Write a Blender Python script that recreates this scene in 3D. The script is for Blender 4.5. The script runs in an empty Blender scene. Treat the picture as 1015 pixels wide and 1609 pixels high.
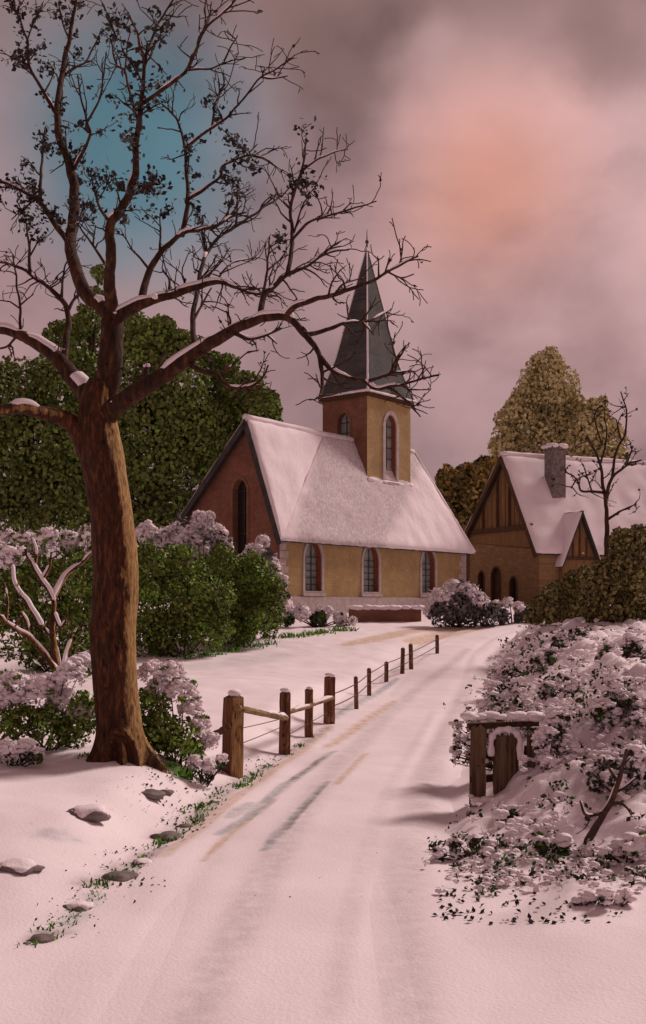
import bpy, math, random
import numpy as np
from mathutils import Vector, noise as mnoise

# ------------------------------------------------------------------ basics
F, CX, HY, EYE = 1700.0, 507.5, 950.0, 2.2        # focal length, centre column, horizon row, eye height
C = bpy.context.scene.collection
SC = bpy.context.scene
RNG = np.random.default_rng(7)
random.seed(7)

def P(px, py, d):
    return np.array([(px-CX)/F*d, d, EYE+(HY-py)/F*d])

def smooth(a, b, x):
    t = np.clip((x-a)/(b-a), 0, 1)
    return t*t*(3-2*t)

# ------------------------------------------------------------------ terrain
_by = np.arange(-60, 1800, 0.5)
_bz = np.interp(_by, [-60, 0, 18, 24, 30, 36, 42, 48, 54, 60, 80, 150, 1800],
                [0, 0, 0, .1, .35, .75, 1.2, 1.72, 2.05, 2.2, 2.4, 2.5, 4])
_k = np.hanning(15); _k /= _k.sum()
_bz = np.convolve(np.pad(_bz, 7, mode='edge'), _k, mode='valid')
ROAD = np.array([(-.3, -14), (-.3, -4), (-.3, 2), (-.3, 6.8), (-.22, 9.8), (.33, 13.6), (1.4, 19.7), (2.85, 28), (4.15, 35),
                 (6.2, 41), (9.3, 45), (13.5, 47.5), (20, 49.5), (40, 52), (120, 58)], float)
def catmull(pts, n):
    pts = np.asarray(pts, float)
    if len(pts) < 3:
        t = np.linspace(0, 1, n+1)[:, None]
        return pts[0]*(1-t)+pts[-1]*t
    p = np.vstack([2*pts[0]-pts[1], pts, 2*pts[-1]-pts[-2]])
    out = []
    for i in range(1, len(p)-2):
        for t in np.arange(n)/n:
            out.append(.5*((2*p[i])+(-p[i-1]+p[i+1])*t+(2*p[i-1]-5*p[i]+4*p[i+1]-p[i+2])*t*t+(-p[i-1]+3*p[i]-3*p[i+1]+p[i+2])*t**3))
    out.append(p[-2])
    return np.array(out)
ROADS = catmull(ROAD, 8)
HALF = 1.4
def lateral(x, y):
    """signed distance to the road's middle line, positive on its right"""
    x = np.asarray(x, float); y = np.asarray(y, float)
    best = np.full(x.shape, 1e9); sg = np.zeros(x.shape)
    for a, b in zip(ROADS[:-1], ROADS[1:]):
        d = b-a; L2 = d@d
        t = np.clip(((x-a[0])*d[0]+(y-a[1])*d[1])/L2, 0, 1)
        qx, qy = x-a[0]-t*d[0], y-a[1]-t*d[1]
        dist = np.hypot(qx, qy); m = dist < best
        best = np.where(m, dist, best)
        sg = np.where(m, np.sign(d[1]*qx-d[0]*qy), sg)
    return best*sg
def fbm(x, y, s, seed=0.):
    x = np.asarray(x, float); y = np.asarray(y, float)
    o = np.zeros(x.shape)
    fl = o.ravel(); xs = x.ravel(); ys = y.ravel()
    for i in range(len(fl)):
        fl[i] = mnoise.noise(Vector((xs[i]*s, ys[i]*s, seed)))
    return fl.reshape(x.shape)
def base_z(y): return np.interp(y, _by, _bz)
def ground(x, y, detail=False):
    x = np.asarray(x, float); y = np.asarray(y, float)
    l = lateral(x, y)
    z = base_z(y).copy()
    near = 1-smooth(38, 46, y)
    # left bank with the old tree's mound
    left = np.maximum(0, -l-HALF)
    z = z+near*(.30*smooth(0, .8, left)+.12*smooth(.8, 3, left))*(1-.55*smooth(18, 30, y))*(1-.92*smooth(10.5, 6.5, y))
    z = z+.16*np.exp(-((x+2.5)**2+(y-13.0)**2)/1.1)
    z = z+.25*np.exp(-(((x+1.6)/2.5)**2+((y-22)/4)**2))
    # right bank
    right = np.maximum(0, l-HALF)
    z = z+near*smooth(8.6, 12.5, y)*(1.15*smooth(-.05, 2.3, right)+.25*smooth(2.0, 6, right))
    z = z+near*(1-smooth(8.6, 12.5, y))*.10*smooth(0, 2.6, right)
    z = z-.035*smooth(7, 10.5, y)*(1-smooth(HALF-.05, HALF+.12, np.abs(l)))
    if detail:
        off = smooth(HALF-.1, HALF+.6, np.abs(l))
        z = z+off*(.035*fbm(x, y, .9, 3.)+.03*fbm(x, y, 2.3, 9.)*(y < 60))
        z = z+smooth(60, 200, y)*fbm(x, y, .01, 5.)*.8
    return z
def g1(x, y): return float(ground(np.array([x]), np.array([y]))[0])
def G(px, py, dmin=4.0):
    """where the line of sight through a photo point meets the ground"""
    d = np.concatenate([np.arange(dmin, 40, .04), np.arange(40, 140, .2)])
    x = (px-CX)/F*d; z = EYE+(HY-py)/F*d
    h = ground(x, d)
    k = np.argmax(h >= z) if (h >= z).any() else len(d)-1
    return np.array([x[k], d[k], h[k]])

# ------------------------------------------------------------------ meshes
ORI = {}
class MB:
    def __init__(s): s.v = []; s.f = []; s.n = 0
    def add(s, V, Fc):
        V = np.asarray(V, float).reshape(-1, 3)
        if isinstance(Fc, np.ndarray): s.f += (Fc+s.n).tolist()
        else: s.f += [[i+s.n for i in q] for q in Fc]
        s.v.append(V); s.n += len(V)
        return s
    def build(s, name, mat, parent=None, smooth_=True, origin=None):
        V = np.concatenate(s.v) if s.v else np.zeros((0, 3))
        o0 = ORI[parent.name] if parent is not None else (np.zeros(3) if origin is None else np.asarray(origin, float))
        me = bpy.data.meshes.new(name)
        me.from_pydata((V-o0).tolist(), [], s.f)
        for m in (mat if isinstance(mat, (list, tuple)) else [mat]): me.materials.append(m)
        if smooth_: me.polygons.foreach_set('use_smooth', np.ones(len(me.polygons), bool))
        me.update()
        o = bpy.data.objects.new(name, me); C.objects.link(o)
        if parent is not None: o.parent = parent
        else: o.location = o0
        ORI[o.name] = o0
        return o
def tag(o, label=None, cat=None, group=None, kind=None):
    if label: o['label'] = label
    if cat: o['category'] = cat
    if group: o['group'] = group
    if kind: o['kind'] = kind
    return o
def thing(name, loc, label, cat, group=None):
    o = bpy.data.objects.new(name, None); C.objects.link(o)
    o.empty_display_size = .2
    o.location = loc; ORI[o.name] = np.asarray(loc, float)
    return tag(o, label, cat, group)

def frames(pts):
    T = np.gradient(pts, axis=0); T /= np.linalg.norm(T, axis=1)[:, None]+1e-9
    ref = np.array([0, 1., 0]) if abs(T[0][1]) < .9 else np.array([1., 0, 0])
    N = [np.cross(T[0], ref)]; N[0] /= np.linalg.norm(N[0])
    for i in range(1, len(pts)):
        n = N[-1]-T[i]*(N[-1]@T[i]); n /= np.linalg.norm(n)+1e-9; N.append(n)
    N = np.array(N); B = np.cross(T, N)
    return T, N, B
def tube(mb, pts, rad, seg=8, rough=0., cap=True, fn=None):
    pts = np.asarray(pts, float); rad = np.asarray(rad, float)
    T, N, B = frames(pts)
    a = np.arange(seg)/seg*2*math.pi
    n = len(pts)
    R = np.repeat(rad[:, None], seg, 1)
    if rough: R = R*(1+rough*RNG.uniform(-1, 1, R.shape))
    if fn is not None: R = fn(R, pts, a, N, B)
    V = pts[:, None, :]+R[..., None]*(np.cos(a)[None, :, None]*N[:, None, :]+np.sin(a)[None, :, None]*B[:, None, :])
    fs = []
    for i in range(n-1):
        for j in range(seg):
            k = (j+1) % seg
            fs.append([i*seg+j, i*seg+k, (i+1)*seg+k, (i+1)*seg+j])
    V = V.reshape(-1, 3)
    if cap:
        fs.append(list(range(seg))[::-1]); fs.append([(n-1)*seg+j for j in range(seg)])
    mb.add(V, fs)
def box(mb, o, ax, ay, az):
    """solid box from a corner and three edge vectors"""
    o = np.asarray(o, float); ax, ay, az = map(lambda q: np.asarray(q, float), (ax, ay, az))
    V = [o, o+ax, o+ax+ay, o+ay, o+az, o+ax+az, o+ax+ay+az, o+ay+az]
    mb.add(V, [[0, 3, 2, 1], [4, 5, 6, 7], [0, 1, 5, 4], [1, 2, 6, 5], [2, 3, 7, 6], [3, 0, 4, 7]])
def beam(mb, p, q, w, h):
    """square bar between two points, w across, h upright"""
    p = np.asarray(p, float); q = np.asarray(q, float)
    t = (q-p)/np.linalg.norm(q-p)
    up = np.array([0, 0, 1.]) if abs(t[2]) < .95 else np.array([0, 1., 0])
    s = np.cross(t, up); s /= np.linalg.norm(s); u = np.cross(s, t)
    box(mb, p-s*w/2-u*h/2, q-p, s*w, u*h)
def slab(mb, poly, thick):
    """flat polygon thickened below itself"""
    poly = np.asarray(poly, float); n = len(poly)
    nr = np.cross(poly[1]-poly[0], poly[2]-poly[0]); nr /= np.linalg.norm(nr)
    if nr[2] < 0: poly = poly[::-1]; nr = -nr
    V = np.vstack([poly, poly-nr*thick])
    fs = [list(range(n)), [n+i for i in range(n)][::-1]]
    for i in range(n):
        j = (i+1) % n; fs.append([i, n+i, n+j, j])
    mb.add(V, fs)
def patch(mb, a, b, c, d, nu, nv, thick, bump, seed=0., ease=.06, thin=None):
    """lumpy snow sheet over the four-sided roof plane a b c d, tapering to its rim"""
    a, b, c, d = map(lambda q: np.asarray(q, float), (a, b, c, d))
    nr = np.cross(b-a, d-a); nr /= np.linalg.norm(nr)
    if nr[2] < 0: nr = -nr
    V = []
    for i in range(nu+1):
        for j in range(nv+1):
            u, v = i/nu, j/nv
            p = (a*(1-u)+b*u)*(1-v)+(d*(1-u)+c*u)*v
            e = min(u, 1-u, v, 1-v)
            k = min(1., (e/ease)) ** .5
            t = thick*(.35+.65*k)+bump*mnoise.noise(Vector((p[0]*1.1+seed, p[1]*1.1, p[2]*1.1)))+.4*bump*mnoise.noise(Vector((p[0]*4+seed, p[1]*4, p[2]*4)))
            if thin is not None: t = max(.05, t*(1-.3*thin(p)*min(1., v*6)))
            if v == 0: p = p+(a-d)/np.linalg.norm(a-d)*.11*mnoise.noise(Vector((u*23+seed, seed, 3.)))
            V.append(p+nr*t)
    m = len(V); fs = []
    W = nv+1
    for i in range(nu):
        for j in range(nv):
            fs.append([i*W+j, (i+1)*W+j, (i+1)*W+j+1, i*W+j+1])
    rim = [i*W for i in range(nu+1)]+[nu*W+j for j in range(1, nv+1)]+[i*W+nv for i in range(nu-1, -1, -1)]+[j for j in range(nv-1, 0, -1)]
    low = []
    for r in rim:
        i, j = divmod(r, W); u, v = i/nu, j/nv
        sag = .05*abs(mnoise.noise(Vector((V[r][0]*2, V[r][1]*2, seed))))
        low.append((a*(1-u)+b*u)*(1-v)+(d*(1-u)+c*u)*v+nr*.003-np.array([0, 0, sag]))
    V += low
    for q in range(len(rim)):
        w = (q+1) % len(rim)
        fs.append([rim[q], m+q, m+w, rim[w]])
    mb.add(V, fs)
def ico(sub):
    import bmesh
    bm = bmesh.new(); bmesh.ops.create_icosphere(bm, subdivisions=sub, radius=1)
    V = np.array([v.co[:] for v in bm.verts]); Fc = np.array([[v.index for v in f.verts] for f in bm.faces]); bm.free()
    return V, Fc
ICO1, ICO2, ICO3 = ico(1), ico(2), ico(3)
def unit(v): return v/(np.linalg.norm(v, axis=-1, keepdims=True)+1e-9)
def leaves(mb, cen, rad, n, size, shell=.7, up=.15, wide=.55, zmin=None):
    cen = np.asarray(cen, float); rad = np.asarray(rad, float)
    w = rad**2; k = RNG.choice(len(rad), n, p=w/w.sum())
    D = unit(RNG.normal(size=(n, 3))+np.array([0, 0, up]))
    r = rad[k]*(shell+(1.06-shell)*RNG.random(n)**.6)
    ctr = cen[k]+D*r[:, None]
    if zmin is not None: ctr[:, 2] = np.maximum(ctr[:, 2], zmin+size*.3)
    nrm = unit(D*.8+RNG.normal(size=(n, 3))*.55)
    t = unit(np.cross(nrm, RNG.normal(size=(n, 3)))); b = np.cross(nrm, t)
    s = size*RNG.uniform(.55, 1.35, n)[:, None]
    V = np.stack([ctr-t*s, ctr-b*s*wide+nrm*s*.18, ctr+t*s, ctr+b*s*wide+nrm*s*.18], 1).reshape(-1, 3)
    mb.add(V, np.arange(4*n).reshape(n, 4))
def dollops(mb, cen, rad, n, size, upmin=-.05, squash=.6, tmpl=None, lift=1.0):
    tv, tf = tmpl or ICO1
    cen = np.asarray(cen, float); rad = np.asarray(rad, float)
    w = rad**2; k = RNG.choice(len(rad), n, p=w/w.sum())
    D = unit(RNG.normal(size=(n*4, 3))+np.array([0, 0, .7])); D = D[D[:, 2] > upmin][:n]
    k = k[:len(D)]
    ctr = cen[k]+D*rad[k][:, None]*lift*RNG.uniform(.92, 1.06, (len(D), 1))
    s = size*RNG.uniform(.3, 1.0, (len(D), 1))**1.3*1.7
    for c, sz, dd in zip(ctr, s, D):
        st = np.array([RNG.uniform(.8, 1.5), RNG.uniform(.8, 1.5), squash*RNG.uniform(.8, 1.2)])
        a = RNG.uniform(0, 6.28); ca, sa = math.cos(a), math.sin(a)
        V = tv*st*sz*(1+.13*RNG.uniform(-1, 1, (len(tv), 1)))
        V = np.stack([V[:, 0]*ca-V[:, 1]*sa, V[:, 0]*sa+V[:, 1]*ca, V[:, 2]], 1)
        mb.add(V+c, tf)

# ------------------------------------------------------------------ materials
def nodes(name):
    m = bpy.data.materials.new(name); m.use_nodes = True
    nt = m.node_tree; b = nt.nodes['Principled BSDF']
    b.inputs['Roughness'].default_value = .85
    b.inputs['Specular IOR Level'].default_value = .2
    return m, nt, b
def N(nt, t, **kw):
    n = nt.nodes.new(t)
    for k, v in kw.items():
        if k in n.inputs: n.inputs[k].default_value = v
        else: setattr(n, k, v)
    return n
def L(nt, a, b): nt.links.new(a, b)
def coords(nt, sc=(1, 1, 1), kind='Object', rot=(0, 0, 0)):
    t = N(nt, 'ShaderNodeTexCoord'); mp = N(nt, 'ShaderNodeMapping')
    mp.inputs['Scale'].default_value = sc; mp.inputs['Rotation'].default_value = rot
    L(nt, t.outputs[kind], mp.inputs['Vector']); return mp.outputs['Vector']
def noise(nt, vec, scale, detail=4, rough=.55):
    n = N(nt, 'ShaderNodeTexNoise', Scale=scale, Detail=detail, Roughness=rough)
    L(nt, vec, n.inputs['Vector']); return n.outputs['Fac']
def ramp(nt, fac, stops):
    r = N(nt, 'ShaderNodeValToRGB'); e = r.color_ramp.elements
    while len(e) < len(stops): e.new(.5)
    for q, (p, c) in zip(e, stops):
        q.position = p; q.color = (*c, 1) if len(c) == 3 else c
    L(nt, fac, r.inputs['Fac']); return r.outputs['Color']
def mix(nt, fac, a, b, mode='MIX'):
    m = N(nt, 'ShaderNodeMix', data_type='RGBA', blend_type=mode)
    for i, v in ((0, fac), (6, a), (7, b)):
        if hasattr(v, 'links'): L(nt, v, m.inputs[i])
        else: m.inputs[i].default_value = v if i == 0 else (*v, 1)
    return m.outputs[2]
def bump(nt, b, h, strength, dist):
    n = N(nt, 'ShaderNodeBump', Strength=strength, Distance=dist)
    L(nt, h, n.inputs['Height']); L(nt, n.outputs['Normal'], b.inputs['Normal'])

def m_simple(name, c1, c2, scale=3, rough=.85, bs=.3, bd=.01, bscale=30, stretch=(1, 1, 1)):
    m, nt, b = nodes(name); v = coords(nt, stretch)
    L(nt, ramp(nt, noise(nt, v, scale), [(.3, c1), (.7, c2)]), b.inputs['Base Color'])
    b.inputs['Roughness'].default_value = rough
    bump(nt, b, noise(nt, v, bscale), bs, bd)
    return m
def m_snow(name, attr=False):
    m, nt, b = nodes(name); v = coords(nt)
    col = ramp(nt, noise(nt, v, .55, 5), [(.3, (.74, .64, .67)), (.7, (.85, .755, .78))])
    if attr:
        n2 = noise(nt, v, 6, 4, .7)
        fleck = ramp(nt, n2, [(.66, (0, 0, 0)), (.74, (.35, .35, .35))])
        col = mix(nt, fleck, col, (.50, .43, .43))
        for nm, c in (('ochre', (.50, .31, .14)), ('ice_shade', (.30, .33, .36)), ('earth', (.20, .15, .13))):
            a = N(nt, 'ShaderNodeAttribute', attribute_name=nm)
            mul = N(nt, 'ShaderNodeMath', operation='MULTIPLY'); L(nt, a.outputs['Fac'], mul.inputs[0])
            L(nt, ramp(nt, noise(nt, v, 7, 4, .7), [(.3, (.25, .25, .25)), (.6, (1, 1, 1))]), mul.inputs[1])
            col = mix(nt, mul.outputs[0], col, c)
    L(nt, col, b.inputs['Base Color'])
    b.inputs['Roughness'].default_value = .75
    h = N(nt, 'ShaderNodeMath', operation='ADD'); L(nt, noise(nt, v, 5, 5, .6), h.inputs[0]); L(nt, noise(nt, v, 38, 3), h.inputs[1])
    bump(nt, b, h.outputs[0], .28, .02)
    return m
def m_leaf(name, dark, light, tip=None, scale=.8):
    m, nt, b = nodes(name); v = coords(nt)
    g = N(nt, 'ShaderNodeNewGeometry')
    f = N(nt, 'ShaderNodeMath', operation='MULTIPLY_ADD'); f.inputs[1].default_value = .55
    L(nt, g.outputs['Random Per Island'], f.inputs[0]); L(nt, noise(nt, v, scale, 3), f.inputs[2])
    stops = [(.38, dark), (.86, light)]
    if tip: stops.append((1.0, tip))
    L(nt, ramp(nt, f.outputs[0], stops), b.inputs['Base Color'])
    b.inputs['Roughness'].default_value = .7
    return m
def m_bark(name, c1, c2, c3, stretch=(9, 9, 1.6), bd=.03, lit_side=False):
    m, nt, b = nodes(name); v = coords(nt, stretch)
    n1 = noise(nt, v, 1.6, 6, .65)
    col = ramp(nt, n1, [(.30, c1), (.52, c2), (.72, c3)])
    fl = ramp(nt, noise(nt, coords(nt, (5, 5, 2.2)), 3, 4, .7), [(.60, (0, 0, 0)), (.66, (1, 1, 1))])
    col = mix(nt, fl, col, c1)
    if lit_side:                                       # sunlit right side painted as ochre flecks, by normal, on trunk and posts
        g = N(nt, 'ShaderNodeNewGeometry'); sx = N(nt, 'ShaderNodeSeparateXYZ'); L(nt, g.outputs['Normal'], sx.inputs[0])
        ma = N(nt, 'ShaderNodeMath', operation='MULTIPLY_ADD'); ma.inputs[1].default_value = .62; L(nt, sx.outputs['X'], ma.inputs[0]); L(nt, noise(nt, coords(nt, (1, 1, .35)), 9, 6, .75), ma.inputs[2])
        col = mix(nt, ramp(nt, ma.outputs[0], [(.84, (0, 0, 0)), (.95, (.9, .9, .9))]), col, ramp(nt, noise(nt, v, 3, 4), [(.35, (.20, .10, .035)), (.65, (.46, .29, .11))]))
    L(nt, col, b.inputs['Base Color'])
    bump(nt, b, n1, .9, bd)
    return m
def m_brick(name, c1, c2, mortar, rot=(0, 0, 0), scale=1., worn=None):
    m, nt, b = nodes(name)
    g = N(nt, 'ShaderNodeTexCoord')
    mp = N(nt, 'ShaderNodeMapping'); mp.inputs['Rotation'].default_value = rot
    L(nt, g.outputs['Object'], mp.inputs['Vector'])
    sep = N(nt, 'ShaderNodeSeparateXYZ'); L(nt, mp.outputs['Vector'], sep.inputs[0])
    cmb = N(nt, 'ShaderNodeCombineXYZ'); L(nt, sep.outputs['X'], cmb.inputs['X']); L(nt, sep.outputs['Z'], cmb.inputs['Y'])
    br = N(nt, 'ShaderNodeTexBrick', Scale=scale)
    br.inputs['Color1'].default_value = (*c1, 1); br.inputs['Color2'].default_value = (*c2, 1); br.inputs['Mortar'].default_value = (*mortar, 1)
    br.inputs['Mortar Size'].default_value = .012; br.inputs['Brick Width'].default_value = .36; br.inputs['Row Height'].default_value = .13
    L(nt, cmb.outputs[0], br.inputs['Vector'])
    v = coords(nt)
    col = mix(nt, ramp(nt, noise(nt, v, 1.1, 5, .65), [(.42, (0, 0, 0)), (.62, (.75, .75, .75))]), br.outputs['Color'], worn or tuple(x*.6 for x in c1))
    col = mix(nt, .5, col, ramp(nt, noise(nt, v, 9, 3), [(.3, (.55, .55, .55)), (.7, (1, 1, 1))]), 'MULTIPLY')
    L(nt, col, b.inputs['Base Color'])
    bump(nt, b, br.outputs['Fac'], -.5, .01)
    return m
UA = math.atan2(11.5, 9.4)                          # heading of the church's long wall
M = {}
M['snow'] = m_snow('snow_soft'); M['ground'] = m_snow('snow_ground', True)
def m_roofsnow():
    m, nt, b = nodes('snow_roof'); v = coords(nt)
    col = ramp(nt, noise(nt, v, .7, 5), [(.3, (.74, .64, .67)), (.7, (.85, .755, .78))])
    a = N(nt, 'ShaderNodeAttribute', attribute_name='thin')  # mask of the tower's shadow painted into the snow colour
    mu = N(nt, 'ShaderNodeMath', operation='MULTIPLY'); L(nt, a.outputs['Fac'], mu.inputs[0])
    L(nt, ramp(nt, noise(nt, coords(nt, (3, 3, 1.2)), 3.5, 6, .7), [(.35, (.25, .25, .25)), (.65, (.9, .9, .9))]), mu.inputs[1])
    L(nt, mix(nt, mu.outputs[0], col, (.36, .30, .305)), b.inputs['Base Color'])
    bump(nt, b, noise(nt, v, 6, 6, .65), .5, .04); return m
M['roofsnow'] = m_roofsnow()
M['bark'] = m_bark('bark_old', (.010, .005, .004), (.060, .021, .010), (.17, .066, .024), (13, 13, 3.2), .035, True)
M['dark_bark'] = m_bark('bark_limb', (.010, .006, .005), (.048, .019, .010), (.13, .055, .025))
M['twig'] = m_bark('bark_twig', (.018, .010, .008), (.055, .028, .018), (.10, .05, .03))
M['bark_far'] = m_simple('bark_dark', (.03, .02, .015), (.08, .05, .035), 4)
M['brick_red_shade'] = m_brick('red_shade_brick', (.27, .115, .07), (.21, .085, .055), (.20, .12, .09), (0, 0, -(UA+math.pi/2)))  # red also paints the shade on the church gable and tower's left face
M['ochre'] = m_brick('ochre_lit_brick', (.49, .34, .15), (.42, .28, .12), (.40, .28, .15), (0, 0, -UA), worn=(.33, .225, .11))  # ochre paints the lit church side and tower face
M['stone'] = m_simple('pale_stone', (.36, .29, .27), (.52, .43, .41), 4, bs=.3)
M['rubble'] = m_brick('rubble_stone', (.33, .20, .095), (.22, .13, .065), (.17, .105, .055), (0, 0, -math.radians(114)), worn=(.22, .135, .065))
M['timber'] = m_simple('timber', (.045, .022, .012), (.10, .052, .026), 3, stretch=(6, 6, .8))
M['board'] = m_simple('gable_board', (.13, .07, .032), (.26, .145, .06), 3, stretch=(5, 5, .5))
M['slate'] = m_brick('slate', (.085, .085, .08), (.06, .062, .06), (.035, .035, .035), (0, 0, -UA), 1.4, worn=(.11, .10, .09))
M['roof'] = m_simple('dark_roof', (.035, .03, .028), (.07, .06, .055), 3)
M['glass'] = m_simple('leaded_glass', (.16, .19, .185), (.32, .36, .34), 2.5, rough=.3, bs=.05)
M['dark'] = m_simple('dark_pane', (.012, .010, .009), (.03, .022, .018), 3, rough=.4)
M['reveal'] = m_simple('red_reveal', (.20, .06, .03), (.30, .10, .05), 8)
M['post'] = m_bark('post_wood', (.03, .012, .008), (.14, .055, .03), (.26, .125, .055), (14, 14, 1.2), .012, True)
M['rail'] = m_bark('rail_wood', (.07, .045, .02), (.22, .14, .06), (.33, .22, .10), (3, 3, 9), .01)
M['old_wood'] = m_bark('weathered_plank', (.03, .016, .010), (.14, .085, .05), (.22, .15, .10), (16, 16, .9), .02)
M['wire'] = m_simple('wire', (.05, .04, .035), (.09, .07, .06))
M['fir'] = m_leaf('leaf_dark', (.085, .10, .03), (.17, .205, .055), (.20, .32, .06), .24)
M['hedge'] = m_leaf('leaf_hedge', (.034, .040, .012), (.155, .20, .038), (.20, .36, .05), 1.1)
M['olive'] = m_leaf('leaf_olive', (.34, .27, .12), (.58, .50, .25), (.64, .57, .3), .3)
M['olive_low'] = m_leaf('leaf_olive_low', (.06, .048, .02), (.24, .20, .08), (.30, .28, .10), .8)
M['yellowtip'] = m_leaf('leaf_yellowing', (.05, .042, .015), (.22, .17, .055), (.45, .30, .09), .6)
M['bramble'] = m_leaf('leaf_bramble', (.016, .010, .008), (.055, .045, .022), (.06, .16, .02), 2.5)
M['greyleaf'] = m_leaf('leaf_grey', (.05, .045, .042), (.15, .14, .13), None, 2)
M['dryleaf'] = m_leaf('leaf_dry', (.010, .008, .008), (.04, .032, .03), (.07, .075, .075), 1.5)
M['grass'] = m_leaf('grass_blade', (.03, .07, .01), (.10, .28, .025), (.16, .42, .05), 3)
M['rock'] = m_simple('rock', (.10, .078, .074), (.26, .21, .20), 6, bs=.8, bd=.02, bscale=12)

# ------------------------------------------------------------------ ground and road
def polyline_mask(x, y, pts, half, soft):
    best = np.full(x.shape, 1e9); tt = np.zeros(x.shape)
    for i, (a, b) in enumerate(zip(pts[:-1], pts[1:])):
        d = b-a; t = np.clip(((x-a[0])*d[0]+(y-a[1])*d[1])/(d@d+1e-9), 0, 1)
        q = np.hypot(x-a[0]-t*d[0], y-a[1]-t*d[1]); m = q < best
        best = np.where(m, q, best); tt = np.where(m, (i+t)/(len(pts)-1), tt)
    w = half*(.35+.65*np.sin(np.pi*np.clip(tt, .03, .97))**.5)
    return 1-smooth(w, w+soft, best)
def track(pp): return catmull([G(a, b)[:2] for a, b in pp], 5)
OCHRE = [(track([(258, 1352), (330, 1290), (430, 1215), (520, 1140)]), .045, .07, .6), (track([(320, 1355), (375, 1305), (430, 1262)]), .02, .04, .75),
         (track([(515, 1175), (565, 1140), (620, 1102)]), .05, .07, .8), (track([(528, 1240), (575, 1188)]), .03, .05, .6),
         (track([(545, 1013), (600, 1002), (660, 990), (740, 985)]), .25, .4, .8), (track([(645, 1010), (700, 999), (760, 988)]), .3, .4, .8)]
ICE_SHADE = [(track([(415, 1343), (450, 1305), (515, 1235)]), .03, .04, .9), (track([(342, 1318), (400, 1282), (440, 1245), (525, 1182)]), .045, .06, .8),
       (track([(360, 1290), (395, 1265)]), .05, .06, .6), (track([(520, 1130), (570, 1100), (625, 1068)]), .06, .1, .8),
       (track([(70, 1310), (115, 1318)]), .08, .12, .5), (track([(100, 1460), (150, 1410)]), .05, .1, .6), (track([(310, 1050), (430, 1030)]), .5, .8, .25)]  # last entry: grey shade below the hedge, painted into the snow
EARTH = [(track([(55, 1480), (85, 1468)]), .05, .08, .9), (track([(140, 1392), (190, 1372), (250, 1335)]), .06, .10, .7), (track([(250, 1320), (300, 1290), (370, 1232), (420, 1205)]), .05, .12, .6),
         (track([(300, 1609), (390, 1430), (470, 1290), (560, 1175), (650, 1090), (735, 1022)]), .05, .22, .30), (track([(640, 1600), (640, 1400), (665, 1260), (700, 1160), (740, 1080), (790, 1015)]), .05, .25, .26), (track([(520, 1600), (560, 1400), (610, 1250), (680, 1120)]), .03, .10, .18),
         (track([(445, 1190), (515, 1142)]), .05, .1, .7), (track([(455, 1232), (510, 1192)]), .025, .03, .8), (track([(450, 1310), (510, 1240)]), .012, .02, .9)]
def attrs(me, x, y):
    for nm, lst in (('ochre', OCHRE), ('ice_shade', ICE_SHADE), ('earth', EARTH)):
        v = np.zeros(len(x))
        for pts, h, s, k in lst: v = np.maximum(v, k*polyline_mask(x, y, pts, h, s))
        at = me.attributes.new(nm, 'FLOAT', 'POINT'); at.data.foreach_set('value', v.astype(np.float32))
def gridmesh(name, X, Y, Z, mat):
    nx, ny = X.shape
    i = np.arange(nx*ny).reshape(nx, ny)
    q = np.stack([i[:-1, :-1], i[1:, :-1], i[1:, 1:], i[:-1, 1:]], -1).reshape(-1, 4)
    mb = MB(); mb.add(np.stack([X, Y, Z], -1).reshape(-1, 3), q)
    o = mb.build(name, mat)
    attrs(o.data, X.ravel(), Y.ravel()); return o
def spread(stops):
    out = [stops[0][0]]
    for (a, s), (b, _) in zip(stops[:-1], stops[1:]):
        n = max(1, int(round((b-a)/s))); out += list(a+(b-a)*np.arange(1, n+1)/n)
    return np.array(out)
xs = spread([(-1500, 500), (-500, 150), (-150, 25), (-50, 5), (-20, 1.2), (-8, .13), (7, .25), (14, 1.0), (30, 5), (60, 30), (150, 150), (500, 500), (1500, 1)])
ys = spread([(-30, 5), (0, 1), (4, .12), (16, .2), (36, .3), (62, 2), (100, 12), (220, 100), (600, 300), (1600, 1)])
X, Y = np.meshgrid(xs, ys, indexing='ij')
gr = gridmesh('ground', X, Y, ground(X, Y, True), M['ground'])
tag(gr, 'pinkish snow covering the banks and the meadow', 'snow', kind='structure')
ctr = catmull(ROAD[:-2], 40)
seg = np.r_[0, np.cumsum(np.linalg.norm(np.diff(ctr, axis=0), axis=1))]
tt = spread([(0, .5), (16, .09), (45, .2), (seg[-1], 1)])
cx = np.interp(tt, seg, ctr[:, 0]); cy = np.interp(tt, seg, ctr[:, 1])
tx, ty = np.gradient(cx, tt), np.gradient(cy, tt); tn = np.hypot(tx, ty); tx /= tn; ty /= tn
lat = np.linspace(-HALF-.06, HALF+.06, 64)
RX = cx[:, None]+ty[:, None]*lat; RY = cy[:, None]-tx[:, None]*lat
gz = base_z(RY)
rut = sum(np.exp(-((lat-c)/.13)**2) for c in (-.78, .72))
wob = fbm(RX, RY, .5, 2.)*.03+fbm(RX, RY, 2.1, 4.)*.012
RZ = gz+.012-.028*rut[None, :]*(.5+.5*smooth(-.2, .4, fbm(RX, RY, .23, 8.)))+wob*(1-smooth(HALF-.25, HALF, np.abs(lat)))[None, :]
gd = ground(RX, RY, True)
kb = smooth(HALF-.45, HALF-.02, np.abs(lat)+.10*np.sin(np.arange(len(tt))*.21)[:, None]*np.ones(len(lat)))
kn = smooth(10.5, 7, RY); RZ = RZ*(1-kn)+(gd+.008-.5*.028*rut[None, :])*kn
RZ = RZ*(1-kb)+(gd-.004)*kb
RZ = np.where(np.abs(lat)[None, :] > HALF-.01, gd-.03, RZ)
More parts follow.
